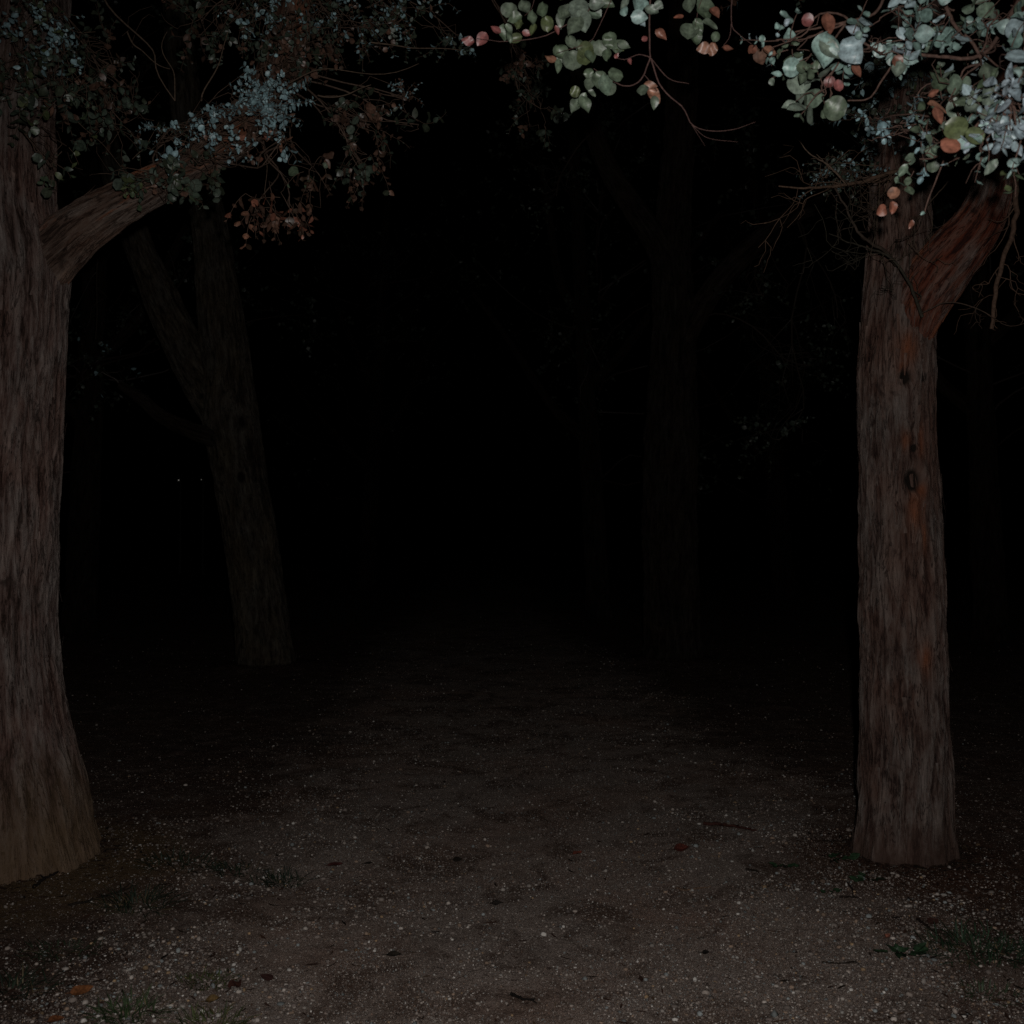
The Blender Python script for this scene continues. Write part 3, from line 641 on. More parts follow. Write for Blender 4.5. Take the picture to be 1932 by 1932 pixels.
def one(px, py, d, ang, size, pal, shape='ovate', face=0.85, i=None):
    """single leaf: ang in degrees, 0 = pointing right, -90 = hanging"""
    A = np.array([math.cos(R(ang)), lr.uniform(-.25, .25), math.sin(R(ang))]); Nn = np.array([lr.normal(0, .35), -face, lr.normal(0, .35)])
    lv.append((shape, P(px, py, d), A, Nn, size, np.array(PAL[pal][lr.integers(len(PAL[pal])) if i is None else i]) * lr.uniform(.92, 1.08)))
one(1560, 25, 2.65, -88, 0.055, 'rust'); one(1535, 40, 2.7, 170, .03, 'pink', 'round')
one(1560, 60, 2.6, -95, .085, 'silver', 'ovate', i=0); one(1590, 75, 2.6, -50, .07, 'silver', i=3); one(1545, 75, 2.6, -40, .07, 'sage', i=1)
one(1750, 195, 2.45, -20, .05, 'rust', i=2); one(1765, 200, 2.45, -75, .045, 'rust', i=1); one(1750, 180, 2.45, 30, .03, 'rust')
one(1783, 235, 2.3, -15, .052, 'olive', 'round', i=2); one(1820, 248, 2.3, -20, .045, 'olive', 'round', i=2); one(1775, 265, 2.32, -30, .045, 'rust', 'round', i=0)
one(1790, 270, 2.32, -5, .06, 'silver', 'narrow'); one(1896, 108, 2.3, 0, .07, 'silver', i=3); one(1902, 140, 2.35, -20, .05, 'sage', 'round')
one(1880, 300, 2.5, -125, .045, 'sage'); one(1895, 265, 2.4, -60, .06, 'olive', i=1)
one(1680, 375, 2.75, 60, .032, 'rust', 'round', i=2); one(1672, 390, 2.75, -140, .03, 'rust', 'round', i=0); one(1684, 380, 2.75, -95, .032, 'rust', i=0); one(1722, 415, 2.8, -110, .025, 'rust', i=1)
one(1745, 400, 2.7, -150, .012, 'silver', 'round'); one(1797, 228, 2.4, -30, .02, 'rust', 'round', i=2); one(1560, 145, 2.75, -60, .028, 'pink', 'round'); one(1610, 120, 2.7, -70, .04, 'rust', i=1)
one(1580, 150, 2.7, -80, .03, 'pink', 'round'); one(1688, 105, 2.6, -60, .035, 'rust', i=1); one(1700, 115, 2.6, -110, .045, 'sage', i=1)
fa = Acc(); build_leaves(fa, lv, 5, 10, lr); fa.build('leaves', LEAF, OR); tw.build('stem', TWIG, OR)

# ================================================================== overhanging spray, top centre
lr = np.random.default_rng(27)
OC = empty('overhanging_branch', P(1260, -160, 3.0), 'sparse green leaved twig hanging in from the top centre, a few red leaves', 'branch')
tw, lv = Acc(), []
W = 2.95; TWC = (0.085, 0.048, 0.042)
def stem(rows, r0, r1, tint=TWC):
    c, _ = catmull(np.array([P(*r_) for r_ in rows]), 24); twig_tube(tw, c + lr.normal(0, r0 * .1, c.shape), r0 * .7, r1 * .6, tint, 8)
stem([(1240, -160, W), (1228, -20, W), (1225, 50, W), (1227, 108, W)], 0.0045, 0.0035)
stem([(1227, 108, W), (1215, 140, W), (1200, 158, W), (1180, 162, W), (1160, 155, W), (1120, 130, W)], 0.0032, 0.0015)
stem([(1227, 108, W), (1205, 103, W), (1180, 112, W), (1165, 110, W)], 0.0022, 0.0012)
stem([(1228, 110, W), (1262, 148, W), (1300, 158, W)], 0.0022, 0.0012)
stem([(1229, 112, W), (1248, 165, W), (1290, 205, W), (1305, 235, W), (1340, 247, W), (1385, 244, W), (1425, 230, W)], 0.0032, 0.0008)
stem([(1305, 235, W), (1335, 260, W), (1392, 268, W)], 0.0012, 0.0006)
stem([(1305, 235, W), (1330, 275, W)], 0.001, 0.0006)
stem([(1385, -60, W), (1380, 40, W), (1395, 65, W), (1430, 92, W)], 0.003, 0.0012); stem([(1380, 45, W), (1376, 70, W), (1362, 90, W)], 0.002, 0.001)
stem([(1150, -80, W), (1110, 20, W), (1070, 46, W), (1020, 70, W), (950, 78, W), (900, 72, W)], 0.003, 0.001)
stem([(1345, -50, W), (1320, 10, W), (1312, 50, W)], 0.002, 0.001); stem([(1180, -60, W), (1130, 50, W), (1110, 80, W), (1050, 100, W)], 0.002, 0.001)
stem([(1215, 140, W), (1235, 165, W), (1240, 172, W)], 0.0015, 0.001); stem([(1020, -60, W), (1005, 10, W), (990, 30, W)], 0.002, 0.001); stem([(1205, -60, W), (1198, 10, W), (1195, 30, W)], .002, .001)
for (px, py, an, sz, pal, i) in [
    (965, 5, -110, .045, 'olive', 3), (985, 0, -60, .05, 'olive', 3), (1005, 20, -95, .055, 'sage', 2), (1025, 5, -85, .05, 'olive', 1), (1030, 30, -80, .045, 'olive', 2), (985, 30, 200, .045, 'olive', 1), (1010, 45, -120, .035, 'olive', 2),
    (955, 45, -75, .055, 'sage', 2), (950, 45, -95, .05, 'olive', 1), (945, 62, 150, .035, 'pink', 0), (985, 60, -10, .03, 'pink', 0), (985, 40, -140, .03, 'olive', 2),
    (918, 62, -130, .045, 'pink', 0), (895, 80, 170, .04, 'pink', 0), (960, 75, 20, .04, 'olive', 2),
    (1060, 20, -100, .05, 'olive', 3), (1075, 5, -40, .06, 'sage', 1), (1090, 20, -70, .075, 'sage', 1), (1100, 15, -20, .06, 'sage', 0), (1085, 15, -150, .06, 'olive', 3), (1095, 30, -130, .07, 'olive', 3), (1110, 10, 10, .05, 'sage', 1), (1125, -5, -30, .06, 'olive', 1), (1070, -10, 170, .05, 'olive', 2),
    (1048, 48, -80, .028, 'pink', 1), (1052, 115, 170, .042, 'rust', 2),
    (1075, 65, -85, .045, 'olive', 3), (1090, 75, -60, .05, 'sage', 2), (1105, 85, -100, .06, 'olive', 2), (1065, 90, -110, .05, 'olive', 1), (1080, 95, -90, .06, 'olive', 3), (1050, 85, -70, .05, 'olive', 1), (1055, 110, -85, .045, 'sage', 2), (1090, 90, -20, .05, 'olive', 2), (1110, 95, -70, .045, 'olive', 1),
    (1130, 75, -80, .045, 'olive', 3), (1140, 70, -50, .04, 'olive', 1), (1125, 80, -130, .045, 'sage', 2), (1145, 90, -90, .04, 'olive', 1), (1150, 60, -80, .05, 'sage', 2), (1165, 80, -20, .04, 'olive', 3), (1172, 75, -110, .045, 'sage', 2), (1160, 85, -40, .035, 'olive', 2),
    (1115, 145, -110, .045, 'olive', 3), (1125, 135, -70, .055, 'sage', 2), (1140, 140, -80, .065, 'sage', 0), (1148, 135, -20, .045, 'sage', 2), (1120, 135, 180, .03, 'olive', 1), (1150, 150, -100, .05, 'olive', 3),
    (1095, 172, 190, .03, 'olive', 2), (1105, 175, -120, .045, 'olive', 1), (1098, 180, -80, .055, 'sage', 2), (1110, 170, -50, .03, 'olive', 3), (1092, 185, -100, .05, 'olive', 3),
    (1160, 110, 60, .018, 'pink', 0), (1158, 130, -110, .02, 'rust', 0), (1187, 110, -80, .022, 'pink', 0),
    (1215, 158, -20, .04, 'rust', 2), (1225, 165, -60, .055, 'rust', 2), (1218, 160, -110, .035, 'olive', 3), (1235, 180, -80, .04, 'olive', 3),
    (1185, -5, -120, .04, 'sage', 1), (1200, -5, -80, .05, 'silver', 0), (1210, 0, -50, .045, 'silver', 0), (1190, 30, -10, .05, 'silver', 1), (1178, 10, -90, .03, 'silver', 0), (1215, 15, -20, .045, 'sage', 1), (1205, 35, -60, .03, 'silver', 3), (1235, 5, -30, .03, 'sage', 1),
    (1238, 55, -60, .045, 'rust', 1), (1222, 72, 180, .018, 'pink', 0),
    (1300, -5, -100, .05, 'olive', 3), (1320, 10, -70, .05, 'olive', 1), (1315, 0, -40, .06, 'sage', 2), (1305, 45, -115, .055, 'olive', 3), (1312, 35, -70, .05, 'sage', 2), (1325, 40, -30, .05, 'olive', 3), (1308, 50, -80, .055, 'olive', 1), (1340, 15, -40, .04, 'rust', 1), (1290, 30, 190, .03, 'rust', 0),
    (1362, 90, -10, .035, 'rust', 1), (1340, 88, 200, .04, 'rust', 2), (1350, 80, -120, .04, 'rust', 2), (1345, 78, 60, .03, 'olive', 1),
    (1430, 92, -80, .05, 'brown', 1), (1440, 90, -30, .045, 'rust', 2), (1425, 85, -120, .04, 'rust', 1)]:
    one(px, py, W + lr.normal(0, .03), an + lr.normal(0, 6), sz * 0.93, pal, 'ovate' if lr.random() < .6 else 'round', face=.9, i=i)
cluster(tw, lv, (1240, -160, W), (1150, -110, W), (180, 50), 30, .045, {'sage': 2, 'olive': 3}, lr, L=(.04, .1), depth_r=.12)
fa = Acc(); build_leaves(fa, lv, 5, 10, lr); fa.build('leaves', LEAF, OC); tw.build('stem', TWIG, OC)

# ================================================================== middle-distance trees
def crown(parent, clusters, size, mixd, seed, n=16, name='crown'):
    l2 = np.random.default_rng(seed); t_, v_ = Acc(), []
    for (att, cen, rad, k) in clusters:
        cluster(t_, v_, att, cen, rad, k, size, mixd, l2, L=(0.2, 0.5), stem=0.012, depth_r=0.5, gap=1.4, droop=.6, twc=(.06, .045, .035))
    build_leaves(t_, v_, 3, 4, l2); t_.build(name, LEAF, parent)
TM = empty('eucalyptus_tree', (-2.8, 12.3, 0), 'slender leaning two stemmed tree standing back left of the path', 'tree')
G = 12.3
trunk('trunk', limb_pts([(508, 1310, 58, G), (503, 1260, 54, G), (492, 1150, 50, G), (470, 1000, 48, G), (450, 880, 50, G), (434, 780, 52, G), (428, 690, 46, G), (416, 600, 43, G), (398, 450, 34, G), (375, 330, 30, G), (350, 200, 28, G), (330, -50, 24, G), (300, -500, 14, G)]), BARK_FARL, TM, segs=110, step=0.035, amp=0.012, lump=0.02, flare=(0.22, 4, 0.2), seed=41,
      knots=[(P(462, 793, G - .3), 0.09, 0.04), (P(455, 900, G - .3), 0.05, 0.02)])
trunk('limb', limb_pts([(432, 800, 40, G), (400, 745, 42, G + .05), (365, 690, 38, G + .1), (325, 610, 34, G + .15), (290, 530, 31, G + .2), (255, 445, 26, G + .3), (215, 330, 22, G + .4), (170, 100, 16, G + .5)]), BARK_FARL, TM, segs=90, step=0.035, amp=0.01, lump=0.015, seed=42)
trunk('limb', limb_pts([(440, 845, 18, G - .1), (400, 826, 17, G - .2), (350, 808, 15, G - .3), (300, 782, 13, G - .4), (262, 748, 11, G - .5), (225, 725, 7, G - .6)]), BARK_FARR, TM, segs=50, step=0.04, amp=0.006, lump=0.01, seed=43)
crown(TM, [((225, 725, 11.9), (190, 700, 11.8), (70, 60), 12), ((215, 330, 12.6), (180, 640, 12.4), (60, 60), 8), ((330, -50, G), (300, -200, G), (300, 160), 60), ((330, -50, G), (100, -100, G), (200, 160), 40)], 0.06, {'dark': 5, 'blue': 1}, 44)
TC = empty('eucalyptus_tree', (1.9, 13.0, 0), 'dim straight tree standing back right of the path, spreading limbs', 'tree')
H_ = 13.0
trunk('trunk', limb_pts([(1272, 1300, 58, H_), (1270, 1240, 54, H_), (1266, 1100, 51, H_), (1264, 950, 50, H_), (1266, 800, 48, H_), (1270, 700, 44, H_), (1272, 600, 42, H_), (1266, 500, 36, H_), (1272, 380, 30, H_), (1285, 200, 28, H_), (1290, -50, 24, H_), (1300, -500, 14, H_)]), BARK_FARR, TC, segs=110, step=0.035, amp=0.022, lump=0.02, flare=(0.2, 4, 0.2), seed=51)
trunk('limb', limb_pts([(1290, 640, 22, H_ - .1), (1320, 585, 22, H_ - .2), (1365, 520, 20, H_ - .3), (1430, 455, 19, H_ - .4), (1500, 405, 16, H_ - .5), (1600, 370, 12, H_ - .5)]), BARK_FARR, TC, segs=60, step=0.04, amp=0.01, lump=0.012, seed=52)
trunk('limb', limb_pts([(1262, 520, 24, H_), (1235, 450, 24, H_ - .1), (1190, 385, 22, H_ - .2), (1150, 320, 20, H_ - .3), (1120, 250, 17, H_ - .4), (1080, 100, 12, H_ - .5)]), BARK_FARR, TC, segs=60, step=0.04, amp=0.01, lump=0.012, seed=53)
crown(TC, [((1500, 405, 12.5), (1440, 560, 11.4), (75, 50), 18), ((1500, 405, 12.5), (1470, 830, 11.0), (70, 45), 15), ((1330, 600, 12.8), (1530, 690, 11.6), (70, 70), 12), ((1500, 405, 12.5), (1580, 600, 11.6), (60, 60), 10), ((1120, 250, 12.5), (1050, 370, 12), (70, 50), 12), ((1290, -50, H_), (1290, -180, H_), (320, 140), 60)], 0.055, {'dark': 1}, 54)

# ------------------------------------------------------------------ trees far back, almost lost in the dark
far = [(1130, 20.0, 1.5, -3, 'faint slim trunk far back behind the path, left of the dim straight tree'),
       (150, 17.0, 1.7, 2, 'faint trunk far back just right of the big left trunk'),
       (1870, 16.0, 1.6, -2, 'barely visible tree in the dark at the right edge, behind the shaggy trunk'),
       (690, 30.0, 1.7, 3, 'unlit tree deep in the wood left of the path'),
       (1480, 27.0, 1.9, -4, 'unlit tree deep in the wood between the two right trees')]
for i, (px, d, k, lean, lab) in enumerate(far):
    b0 = P(px, 1010 + CAM_H * F / d, d); t = empty('eucalyptus_tree', (b0[0], d, 0), lab, 'tree', 'trees far back in the dark')
    s = m_per_px(d); x0 = b0[0]; ln = math.tan(R(lean))
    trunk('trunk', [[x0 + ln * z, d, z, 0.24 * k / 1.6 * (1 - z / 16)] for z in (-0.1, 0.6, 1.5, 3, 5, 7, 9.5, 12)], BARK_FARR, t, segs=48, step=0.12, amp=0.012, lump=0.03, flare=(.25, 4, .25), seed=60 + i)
    for j, (z0, sx, zz) in enumerate(((3.2, -1, 6), (4.2, 1, 7.5), (5.5, -.6, 9))):
        trunk('limb', [[x0 + ln * z0, d, z0, .10], [x0 + ln * z0 + sx * .7, d + .1, z0 + .7, .085], [x0 + sx * 1.7, d + .3, zz - .8, .06], [x0 + sx * 2.3, d + .3, zz, .04]], BARK_FARR, t, segs=24, step=0.12, amp=0.006, lump=0.01, seed=70 + 3 * i + j)
    l2 = np.random.default_rng(80 + i); t_, v_ = Acc(), []
    for q in range(26):
        c = np.array([x0 + l2.normal(0, 1.7), d + l2.normal(0, 1.2), l2.uniform(2.3 if q < 9 else 4, 10)]); a = np.array([x0, d, max(2.5, c[2] - 1.2)])
        twig_tube(t_, wob(a, c, 8, .08, l2), .02, .008, (.05, .035, .03), 5)
        for _ in range(16): sprig(t_, v_, c + l2.normal(0, .35, 3), l2.normal(0, 1, 3), l2.uniform(.25, .5), .09, {'dark': 1}, l2, gap=1.0, droop=.6, rad=.003)
    build_leaves(t_, v_, 3, 4, l2); t_.build('crown', LEAF, t)

# ------------------------------------------------------------------ two tiny lights far off through the trees
def emis(name, colr, s):
    m, n, l, b = new_mat(name); b.inputs['Base Color'].default_value = (.1, .1, .1, 1)
    b.inputs['Emission Color'].default_value = (*colr, 1); b.inputs['Emission Strength'].default_value = s; return m
def flat_mat(name, c, rough=.5, metal=0.0):
    m, n, l, b = new_mat(name); tc = n.new('ShaderNodeTexCoord')
    l.new(mix(n, l, noise(n, l, tc.outputs['Object'], 8, 4), tuple(q * .8 for q in c), tuple(min(1, q * 1.2) for q in c)), b.inputs['Base Color'])
    b.inputs['Roughness'].default_value = rough; b.inputs['Metallic'].default_value = metal; return m
POLE = flat_mat('lamp_pole_metal', (.04, .042, .04))
for (px, py, st_, rr_, lab) in ((337, 906, 0.18, .020, 'brighter of two tiny far lamps glimmering left of the leaning tree'), (380, 905, 0.11, .015, 'fainter far lamp, the one nearer the leaning tree')):
    d = 42.0; p = P(px, py, d); t = empty('street_lamp', (p[0], d, 0), lab, 'street lamp', 'far lamps behind the wood')
    a = Acc(); twig_tube(a, np.array([[p[0], d + .25, z] for z in np.linspace(0, p[2] + .25, 8)]), .06, .04, (.05, .05, .05), 12)
    a.build('pole', POLE, t)
    a = Acc(); twig_tube(a, np.array([[p[0], d + .25, p[2] + .22], [p[0], d + .1, p[2] + .24], [p[0], d - .02, p[2] + .2]]), .03, .03, (.05, .05, .05), 8)
    prof = [(.03, .22), (.06, .18), (.16, .10), (.17, .07), (.15, .06)]
    pr = np.array([[p[0], d, p[2] + z] for _, z in prof]); th = np.linspace(0, 2 * np.pi, 16, endpoint=False)
    V = np.concatenate([np.stack([p[0] + r_ * np.cos(th), d + r_ * np.sin(th), np.full(16, p[2] + z)], 1) for r_, z in prof]); i = np.arange(4)[:, None] * 16; j = np.arange(16)[None]
    a.add(V, Fq=np.stack([i + j, i + (j + 1) % 16, i + 16 + (j + 1) % 16, i + 16 + j], -1).reshape(-1, 4)); a.build('lamp_head', POLE, t)
    ph = np.linspace(0.05, math.pi - .05, 8); V = np.concatenate([np.stack([p[0] + rr_ * math.sin(q) * np.cos(th), d + rr_ * math.sin(q) * np.sin(th), np.full(16, p[2] + rr_ * math.cos(q))], 1) for q in ph])
    i = np.arange(7)[:, None] * 16; a = Acc(); a.add(V, Fq=np.stack([i + j, i + (j + 1) % 16, i + 16 + (j + 1) % 16, i + 16 + j], -1).reshape(-1, 4))
    a.build('bulb', emis('lamp_glow', (1, .95, .85), st_), t)

# ================================================================== what lies on the ground
def on_ground(px, py):
    d = CAM_H * F / (py - HZ)
    for _ in range(3):
        h = float(ground_h((px - 966) / F * d, d)[0]); d = (CAM_H - h) * F / (py - HZ)
    x = (px - 966) / F * d; return np.array([x, d, float(ground_h(x, d)[0])])
# pebbles and grit: nobody could count them
ico_v = []; g_ = (1 + 5 ** .5) / 2
for a_ in (-1, 1):
    for b_ in (-g_, g_): ico_v += [(a_, b_, 0), (0, a_, b_), (b_, 0, a_)]
ico_v = np.array(ico_v, float); ico_v /= np.linalg.norm(ico_v[0])
ico_f = []
for i in range(12):
    for j in range(i + 1, 12):
        for k in range(j + 1, 12):
            e = [np.linalg.norm(ico_v[i] - ico_v[j]), np.linalg.norm(ico_v[j] - ico_v[k]), np.linalg.norm(ico_v[i] - ico_v[k])]
            if max(e) < 1.2:
                nrm = np.cross(ico_v[j] - ico_v[i], ico_v[k] - ico_v[i]); ico_f.append((i, j, k) if nrm.dot(ico_v[i]) > 0 else (i, k, j))
ico_f = np.array(ico_f)
N = 90000
u = rng.random(N); y0, y1 = 2.9, 16.0
yy = 1 / (1 / y0 - u * (1 / y0 - 1 / y1)); xx = rng.uniform(-0.72, 0.72, N) * yy
pp = np.stack([xx, yy, 0 * xx], 1)
pf = path_fac(xx, yy); dn = fbm(pp * 1.6, 3, 31); dn2 = fbm(pp * 7, 2, 33)
margin = np.exp(-((np.abs(xx - path_x(yy)) - 1.3) / 0.7) ** 2)
keep = rng.random(N) < np.clip((0.14 + 0.30 * pf + 0.5 * margin * np.clip((8.5 - yy) / 3, 0.15, 1)) * (1 + (dn - .5) * 4 + (dn2 - .5) * 4), 0.015, 1)
for (tx, ty, tr, th_) in TREE_BASES[:2]: keep &= (np.hypot(xx - tx, yy - ty) > tr + 0.02)
xx, yy, margin, pf = xx[keep], yy[keep], margin[keep], pf[keep]; n = len(xx)
sz = np.exp(rng.normal(math.log(0.0030), 0.48, n)) * (1 + 0.3 * margin); big = rng.random(n) < 0.012; sz[big] *= rng.uniform(1.6, 3.0, big.sum())
sz *= np.clip((yy / 4.5) ** 0.35, 1, 1.5); sz = np.minimum(sz, 0.013)
scl = rng.uniform(0.6, 1.25, (n, 3)) * sz[:, None]; scl[:, 2] *= 0.7
an = rng.uniform(0, 2 * np.pi, n)
V = ico_v[None] * scl[:, None] * (1 + rng.uniform(-.16, .16, (n, 12, 1)))
ca, sa = np.cos(an)[:, None], np.sin(an)[:, None]
V = np.stack([V[..., 0] * ca - V[..., 1] * sa, V[..., 0] * sa + V[..., 1] * ca, V[..., 2]], -1)
zz = ground_h(xx, yy); V += np.stack([xx, yy, zz + scl[:, 2] * 0.35], 1)[:, None]
pal = np.array([(0.25, 0.205, 0.18), (0.34, 0.285, 0.25), (0.17, 0.135, 0.12), (0.30, 0.21, 0.155), (0.44, 0.385, 0.345), (0.60, 0.56, 0.52), (0.27, 0.29, 0.29), (0.36, 0.24, 0.14)])
w = np.array([5, 4, 4, 2, 2.6, 1.1, 1.6, .5]); cc = pal[rng.choice(len(pal), n, p=w / w.sum())] * rng.uniform(.35, 1.0, (n, 1))
FF = (ico_f[None] + (np.arange(n) * 12)[:, None, None]).reshape(-1, 3)
V1 = V.reshape(-1, 3); C1 = np.repeat(cc, 12, 0)
N = 330000; u = rng.random(N); yy = 1 / (1 / 2.9 - u * (1 / 2.9 - 1 / 26)); xx = rng.uniform(-.62, .62, N) * yy
pf = path_fac(xx, yy); q_ = np.stack([xx, yy, 0 * xx], 1); keep = rng.random(N) < np.clip((0.04 + .85 * pf + .4 * np.clip((4.9 - yy) / 1.5, 0, 1)) * (1 + (fbm(q_ * 2.6, 4, 71) - .5) * 4.6), .02, 1)
for (tx, ty, tr, th_) in TREE_BASES: keep &= (np.hypot(xx - tx, yy - ty) > tr + 0.05)
xx, yy = xx[keep], yy[keep]; n = len(xx); zz = ground_h(xx, yy)
oc = np.array([(1, 0, 0), (-1, 0, 0), (0, 1, 0), (0, -1, 0), (0, 0, 1), (0, 0, -1)], float); of = np.array([(0, 2, 4), (2, 1, 4), (1, 3, 4), (3, 0, 4), (2, 0, 5), (1, 2, 5), (3, 1, 5), (0, 3, 5)])
sz = np.exp(rng.normal(math.log(.0020), .4, n)) * np.clip((yy / 4) ** .6, 1, 2.2); an = rng.uniform(0, 2 * np.pi, n)
scl = rng.uniform(.6, 1.4, (n, 3)) * sz[:, None]; V = oc[None] * scl[:, None] * (1 + rng.uniform(-.25, .25, (n, 6, 1))); ca, sa = np.cos(an)[:, None], np.sin(an)[:, None]
V = np.stack([V[..., 0] * ca - V[..., 1] * sa, V[..., 0] * sa + V[..., 1] * ca, V[..., 2]], -1) + np.stack([xx, yy, zz + scl[:, 2] * .3], 1)[:, None]
pal = np.array([(.130, .098, .082), (.185, .142, .120), (.075, .052, .042), (.17, .112, .083), (.29, .24, .21), (.46, .43, .40), (.15, .16, .158)])
cc = pal[rng.choice(7, n, p=[.25, .22, .22, .1, .12, .04, .05])] * rng.uniform(.5, 1.2, (n, 1)); print('grit', n)
FF2 = (of[None] + (np.arange(n) * 6)[:, None, None]).reshape(-1, 3) + len(V1)
V = np.concatenate([V1, V.reshape(-1, 3)]); CC = np.concatenate([C1, np.repeat(cc, 6, 0)]); FF = np.concatenate([FF, FF2])
o = mesh_obj('gravel', V, [FF], STONE, None, {'tint': ('FLOAT_COLOR', CC)}, smooth=True)
tag(o, 'loose pale pebbles and grit scattered over path and soil', 'gravel', kind='stuff'); print('pebbles', n)
# bark shreds, needles and crumbs of dry leaf
N = 15000; u = rng.random(N); yy = 1 / (1 / 2.9 - u * (1 / 2.9 - 1 / 14)); xx = rng.uniform(-.72, .72, N) * yy
pf = path_fac(xx, yy); keep = rng.random(N) < (0.85 - 0.65 * pf); xx, yy = xx[keep], yy[keep]
for (tx, ty, tr, th_) in TREE_BASES:
    a_ = rng.uniform(0, 2 * np.pi, 5200); q_ = tr + rng.exponential(.10, 5200) - .05; xx = np.concatenate([xx, tx + np.cos(a_) * q_]); yy = np.concatenate([yy, ty + np.sin(a_) * q_])
n = len(xx); zz = ground_h(xx, yy)
ac = Acc(); an = rng.uniform(0, 2 * np.pi, n); ln = np.minimum(np.exp(rng.normal(math.log(.019), .6, n)), .055); wd = ln * rng.uniform(.04, .3, n)
dx, dy = np.cos(an), np.sin(an); lift = rng.uniform(.001, .006, n)
tvals = np.array([-.5, -.17, .17, .5]); wv = np.array([.25, 1, .9, .15]); VV = []
crv = rng.normal(0, .25, n)
for t_, w_ in zip(tvals, wv):
    for sg in (-1, 1):
        off = crv * ln * (t_ * t_ - .1)
        VV.append(np.stack([xx + dx * ln * t_ - dy * (wd * w_ * sg * .5 + off), yy + dy * ln * t_ + dx * (wd * w_ * sg * .5 + off), zz + lift + .002 + (abs(t_) * .004) * rng.random(n)], 1))
VV = np.stack(VV, 1); fq = np.array([[0, 1, 3, 2], [2, 3, 5, 4], [4, 5, 7, 6]])
pal = np.array([(.045, .022, .016), (.07, .034, .022), (.03, .02, .014), (.10, .06, .035), (.14, .10, .065), (.02, .014, .011)]); cc = pal[rng.choice(6, n, p=[.27, .22, .2, .12, .04, .15])] * rng.uniform(.7, 1.2, (n, 1))
ac.add(VV.reshape(-1, 3), Fq=(fq[None] + (np.arange(n) * 8)[:, None, None]).reshape(-1, 4), C=np.repeat(cc, 8, 0))
tag(ac.build('leaf_litter', LITTER), 'fine dry litter of bark shreds and leaf crumbs strewn over the soil', 'litter', kind='stuff')

# grass tufts
def tuft(px, py, rad, n, hgt, tint, lab, flat=.6, cat='grass tuft', dry=.06):
    b0 = on_ground(px, py); l2 = np.random.default_rng(int(px * 7 + py)); ac = Acc()
    for _ in range(int(n * 1.9)):
        a = l2.uniform(0, 2 * np.pi); q = rad * l2.random() ** .6; r0 = b0 + np.array([math.cos(a) * q * 1.4, math.sin(a) * q, 0]); r0[2] = float(ground_h(r0[0], r0[1])[0]) - .004
        a2 = a + l2.normal(0, .7); L = hgt * .78 * l2.uniform(.4, 1.25); m = 6; pts = []
        el = l2.uniform(R(8), R(75)); p = r0.copy(); v = np.array([math.cos(a2) * math.cos(el), math.sin(a2) * math.cos(el), math.sin(el)])
        for k in range(m): pts.append(p.copy()); p = p + v * L / m; v = unit(v + np.array([0, 0, -flat / m * 1.6]))
        pts = np.array(pts); sd = unit(np.cross(v, [0, 0, 1.0]) + 1e-6) * l2.uniform(.0014, .0028)
        ws = np.array([.8, 1, 1, .85, .6, .12])[:, None]; gz = ground_h(pts[:, 0], pts[:, 1]); pts[1:, 2] = np.maximum(pts[1:, 2], gz[1:] + .004)
        V = np.stack([pts - sd * ws, pts + np.array([0, 0, .0012]), pts + sd * ws], 1).reshape(-1, 3)
        fq = [[3 * k + c_, 3 * k + c_ + 1, 3 * k + c_ + 4, 3 * k + c_ + 3] for k in range(m - 1) for c_ in (0, 1)]
        c = np.array((.10, .075, .04)) if l2.random() < dry else np.array(tint) * l2.uniform(.6, 1.3)
        ac.add(V, Fq=fq, C=c)
    o = ac.build('grass_tuft', GRASS, loc=tuple(float(v) for v in b0)); return tag(o, lab, cat, 'grass tufts beside the path')
GT = (.017, .027, .016)
tuft(350, 1625, .13, 90, .085, GT, 'low dark grass tuft right of the left trunk, farthest of its row')
tuft(450, 1640, .09, 60, .08, GT, 'small dark grass tuft between the farthest tuft and the path')
tuft(530, 1662, .08, 75, .10, GT, 'spiky grass tuft nearest the path edge on the left')
tuft(265, 1702, .10, 95, .13, GT, 'tall thin bladed grass tuft in front of the left trunk', dry=.2)
tuft(120, 1790, .10, 60, .07, (.028, .04, .022), 'flat sparse grass patch in the clay soil below the left trunk')
tuft(395, 1845, .07, 70, .05, (.04, .05, .016), 'short yellowish green grass tuft amid pebbles on the left')
tuft(250, 1905, .08, 80, .10, (.035, .055, .022), 'grass tuft at the bottom frame edge, the left one')
tuft(410, 1925, .08, 70, .08, (.05, .06, .02), 'olive grass tuft at the bottom frame edge, the right one')
tuft(30, 1860, .09, 70, .10, GT, 'dark grass tuft in the bottom left corner')
tuft(1835, 1785, .15, 130, .11, (.022, .042, .022), 'spreading dark grass clump in front of the right trunk')
tuft(1905, 1800, .10, 60, .10, (.022, .038, .02), 'dark grass tuft at the right frame edge beside the spreading clump')
tuft(1850, 1870, .08, 40, .06, (.03, .045, .022), 'thin low grass tuft in the lower right corner')
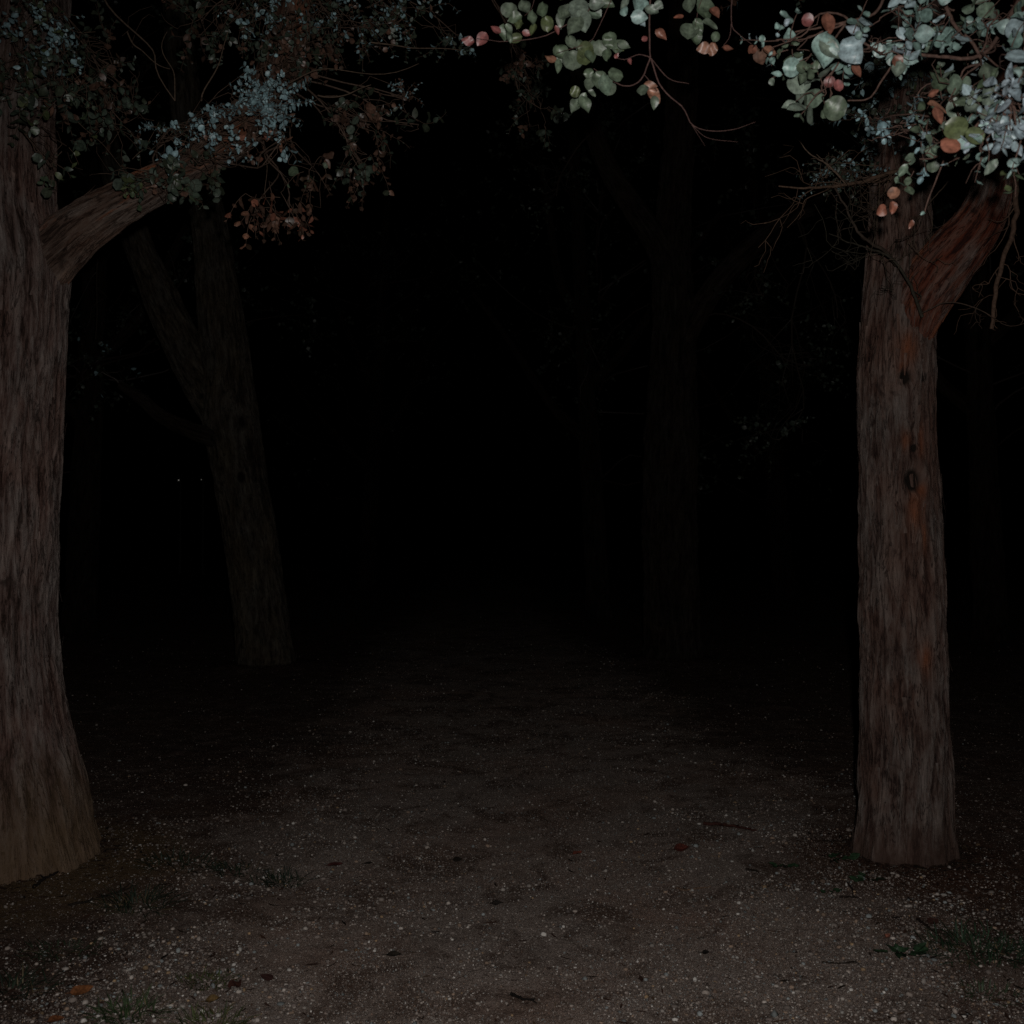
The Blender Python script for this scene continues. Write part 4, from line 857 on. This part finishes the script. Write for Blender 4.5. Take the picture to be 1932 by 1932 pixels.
# low broad-leaved weeds
def weed(px, py, n, size, lab):
    b0 = on_ground(px, py); l2 = np.random.default_rng(int(px + py)); L_ = []
    for _ in range(n):
        a = l2.uniform(0, 2 * np.pi); A = np.array([math.cos(a), math.sin(a), l2.uniform(0, .5)])
        L_.append(('ovate', b0 + np.array([math.cos(a) * l2.uniform(0, size * 1.6), math.sin(a) * l2.uniform(0, size * .8), .006 + l2.uniform(0, .014)]), A, np.array([l2.normal(0, .4), l2.normal(0, .4), 1.0]), size * l2.uniform(.7, 1.3), np.array((.018, .038, .018)) * l2.uniform(.7, 1.4)))
    ac = Acc(); build_leaves(ac, L_, 5, 7, l2); o = ac.build('weed', LEAF, loc=tuple(float(v) for v in b0)); tag(o, lab, 'weed', 'broad leaved weeds right of the path')
weed(1700, 1797, 16, .045, 'flat green weed on pale gravel, nearest the lower right corner')
weed(1575, 1620, 12, .04, 'small green weed just left of the right trunk')
weed(1640, 1660, 9, .045, 'green weed in front of the right trunk base')
weed(1475, 1635, 9, .035, 'green weed farthest left among the weeds by the right trunk')
weed(1565, 1682, 7, .028, 'tiny green weed below the one left of the right trunk')
# fallen leaves
def fallen(px, py, size, c, ang, lab, tilt=.35, shape='ovate'):
    b0 = on_ground(px, py); l2 = np.random.default_rng(int(px * 3 + py)); a = R(ang)
    ac = Acc(); build_leaves(ac, [(shape, b0 + np.array([0, 0, .012]), np.array([math.cos(a), math.sin(a), .06]), np.array([l2.normal(0, .15), -tilt, 1.0]), size, np.array(c))], 7, 10, l2)
    twig_tube(ac, np.array([b0 + np.array([0, 0, .012]) - np.array([math.cos(a), math.sin(a), 0]) * q for q in (0, .008, .016)]), .0008, .0006, c, 4)
    tag(ac.build('fallen_leaf', LITTER, loc=tuple(float(v) for v in b0)), lab, 'fallen leaf', 'fallen leaves on the path')
fallen(1270, 1603, .075, (.075, .018, .012), 10, 'largest dark red fallen leaf lying right of the path centre', .6)
fallen(1080, 1612, .045, (.13, .035, .022), 15, 'small red fallen leaf at the middle of the path')
fallen(140, 1872, .07, (.16, .06, .022), 20, 'orange fallen leaf in the bottom left of the picture', .5)
fallen(1665, 1768, .028, (.24, .09, .06), 40, 'tiny orange pink fallen leaf on gravel below the right trunk')
fallen(855, 1622, .045, (.02, .015, .011), 5, 'dark curled fallen leaf left of the path centre', .35, 'ovate')
fallen(925, 1704, .055, (.014, .011, .009), -5, 'black narrow fallen leaf in the middle of the path', .6, 'narrow')
fallen(620, 1633, .07, (.05, .014, .012), 12, 'dark red narrow fallen leaf near the left edge of the path', .4, 'narrow')
fallen(672, 1795, .045, (.20, .12, .07), 85, 'tan upright fallen leaf on the left side of the path', .9, 'narrow')
fallen(1322, 1797, .026, (.008, .006, .005), 0, 'small black crumpled leaf on the pale gravel at right', .5, 'ovate')
fallen(392, 1888, .05, (.10, .06, .022), 10, 'mustard fallen leaf beside the bottom grass tufts')
fallen(98, 1925, .05, (.14, .05, .02), 30, 'orange brown fallen leaf touching the bottom edge at far left')
fallen(690, 1630, .035, (.012, .01, .008), 5, 'little black fallen leaf between the red narrow leaf and path centre', .5, 'narrow')
fallen(520, 1845, .05, (.03, .012, .01), 160, 'dark brown fallen leaf among pebbles left of the path', .5)
fallen(730, 1800, .06, (.02, .016, .012), 3, 'dark narrow leaf lying beside the tan upright leaf', .3, 'narrow')
fallen(1370, 1560, .05, (.05, .02, .015), 140, 'brown fallen leaf at the end of the long stick', .4)
fallen(440, 1862, .055, (.05, .018, .013), 70, 'reddish fallen leaf left of the dark brown one', .5)
fallen(1745, 1740, .05, (.045, .018, .014), 20, 'maroon fallen leaf between the spreading grass clump and right trunk', .5)
# sticks
def stick(rows, r0, c, lab, subs=1):
    pts = np.array([on_ground(*q) for q in rows]); pts[:, 2] += r0 * .8; l2 = np.random.default_rng(int(rows[0][0])); cc_, _ = catmull(pts, 20)
    cc_ = cc_ + l2.normal(0, r0 * .3, cc_.shape); ac = Acc(); twig_tube(ac, cc_, r0, r0 * .45, c, 7)
    for _ in range(subs):
        k = int(l2.integers(4, 15)); d = unit(cc_[k + 1] - cc_[k] + l2.normal(0, .02, 3) * [1, 1, .3]); twig_tube(ac, wob(cc_[k], cc_[k] + d * .07, 5, .08, l2), r0 * .5, r0 * .25, c, 5)
    b0 = tuple(float(v) for v in pts[0]); tag(ac.build('stick', LITTER, loc=b0), lab, 'stick', 'fallen sticks')
stick([(963, 1870), (980, 1877), (995, 1880), (1010, 1879)], .006, (.008, .006, .005), 'short curved dark stick at the bottom centre of the path', 1)
stick([(1325, 1553), (1370, 1557), (1400, 1562), (1425, 1568)], .010, (.05, .018, .014), 'long reddish stick lying left of the right trunk')
stick([(1405, 1637), (1425, 1641)], .006, (.02, .014, .01), 'short dark stick below the long reddish one')
stick([(1580, 1690), (1600, 1689), (1620, 1692)], .005, (.015, .01, .008), 'small dark stick in front of the right trunk')
stick([(68, 1672), (90, 1655), (112, 1645), (122, 1637)], .008, (.014, .01, .008), 'black stick leaning on soil at the foot of the left trunk')
stick([(135, 1705), (180, 1695), (225, 1680), (262, 1668)], .006, (.016, .011, .008), 'long thin stick on clay soil beside the left trunk', 2)
stick([(1725, 1730), (1745, 1745), (1765, 1755), (1790, 1762)], .006, (.02, .012, .009), 'dark stick poking into the spreading grass clump')
stick([(1545, 1810), (1580, 1812), (1610, 1810)], .004, (.02, .014, .01), 'thin stick on pale gravel left of the flat weed')
stick([(1275, 1672), (1290, 1676), (1340, 1670)], .005, (.12, .075, .05), 'pale tan stick lying right of the path centre')
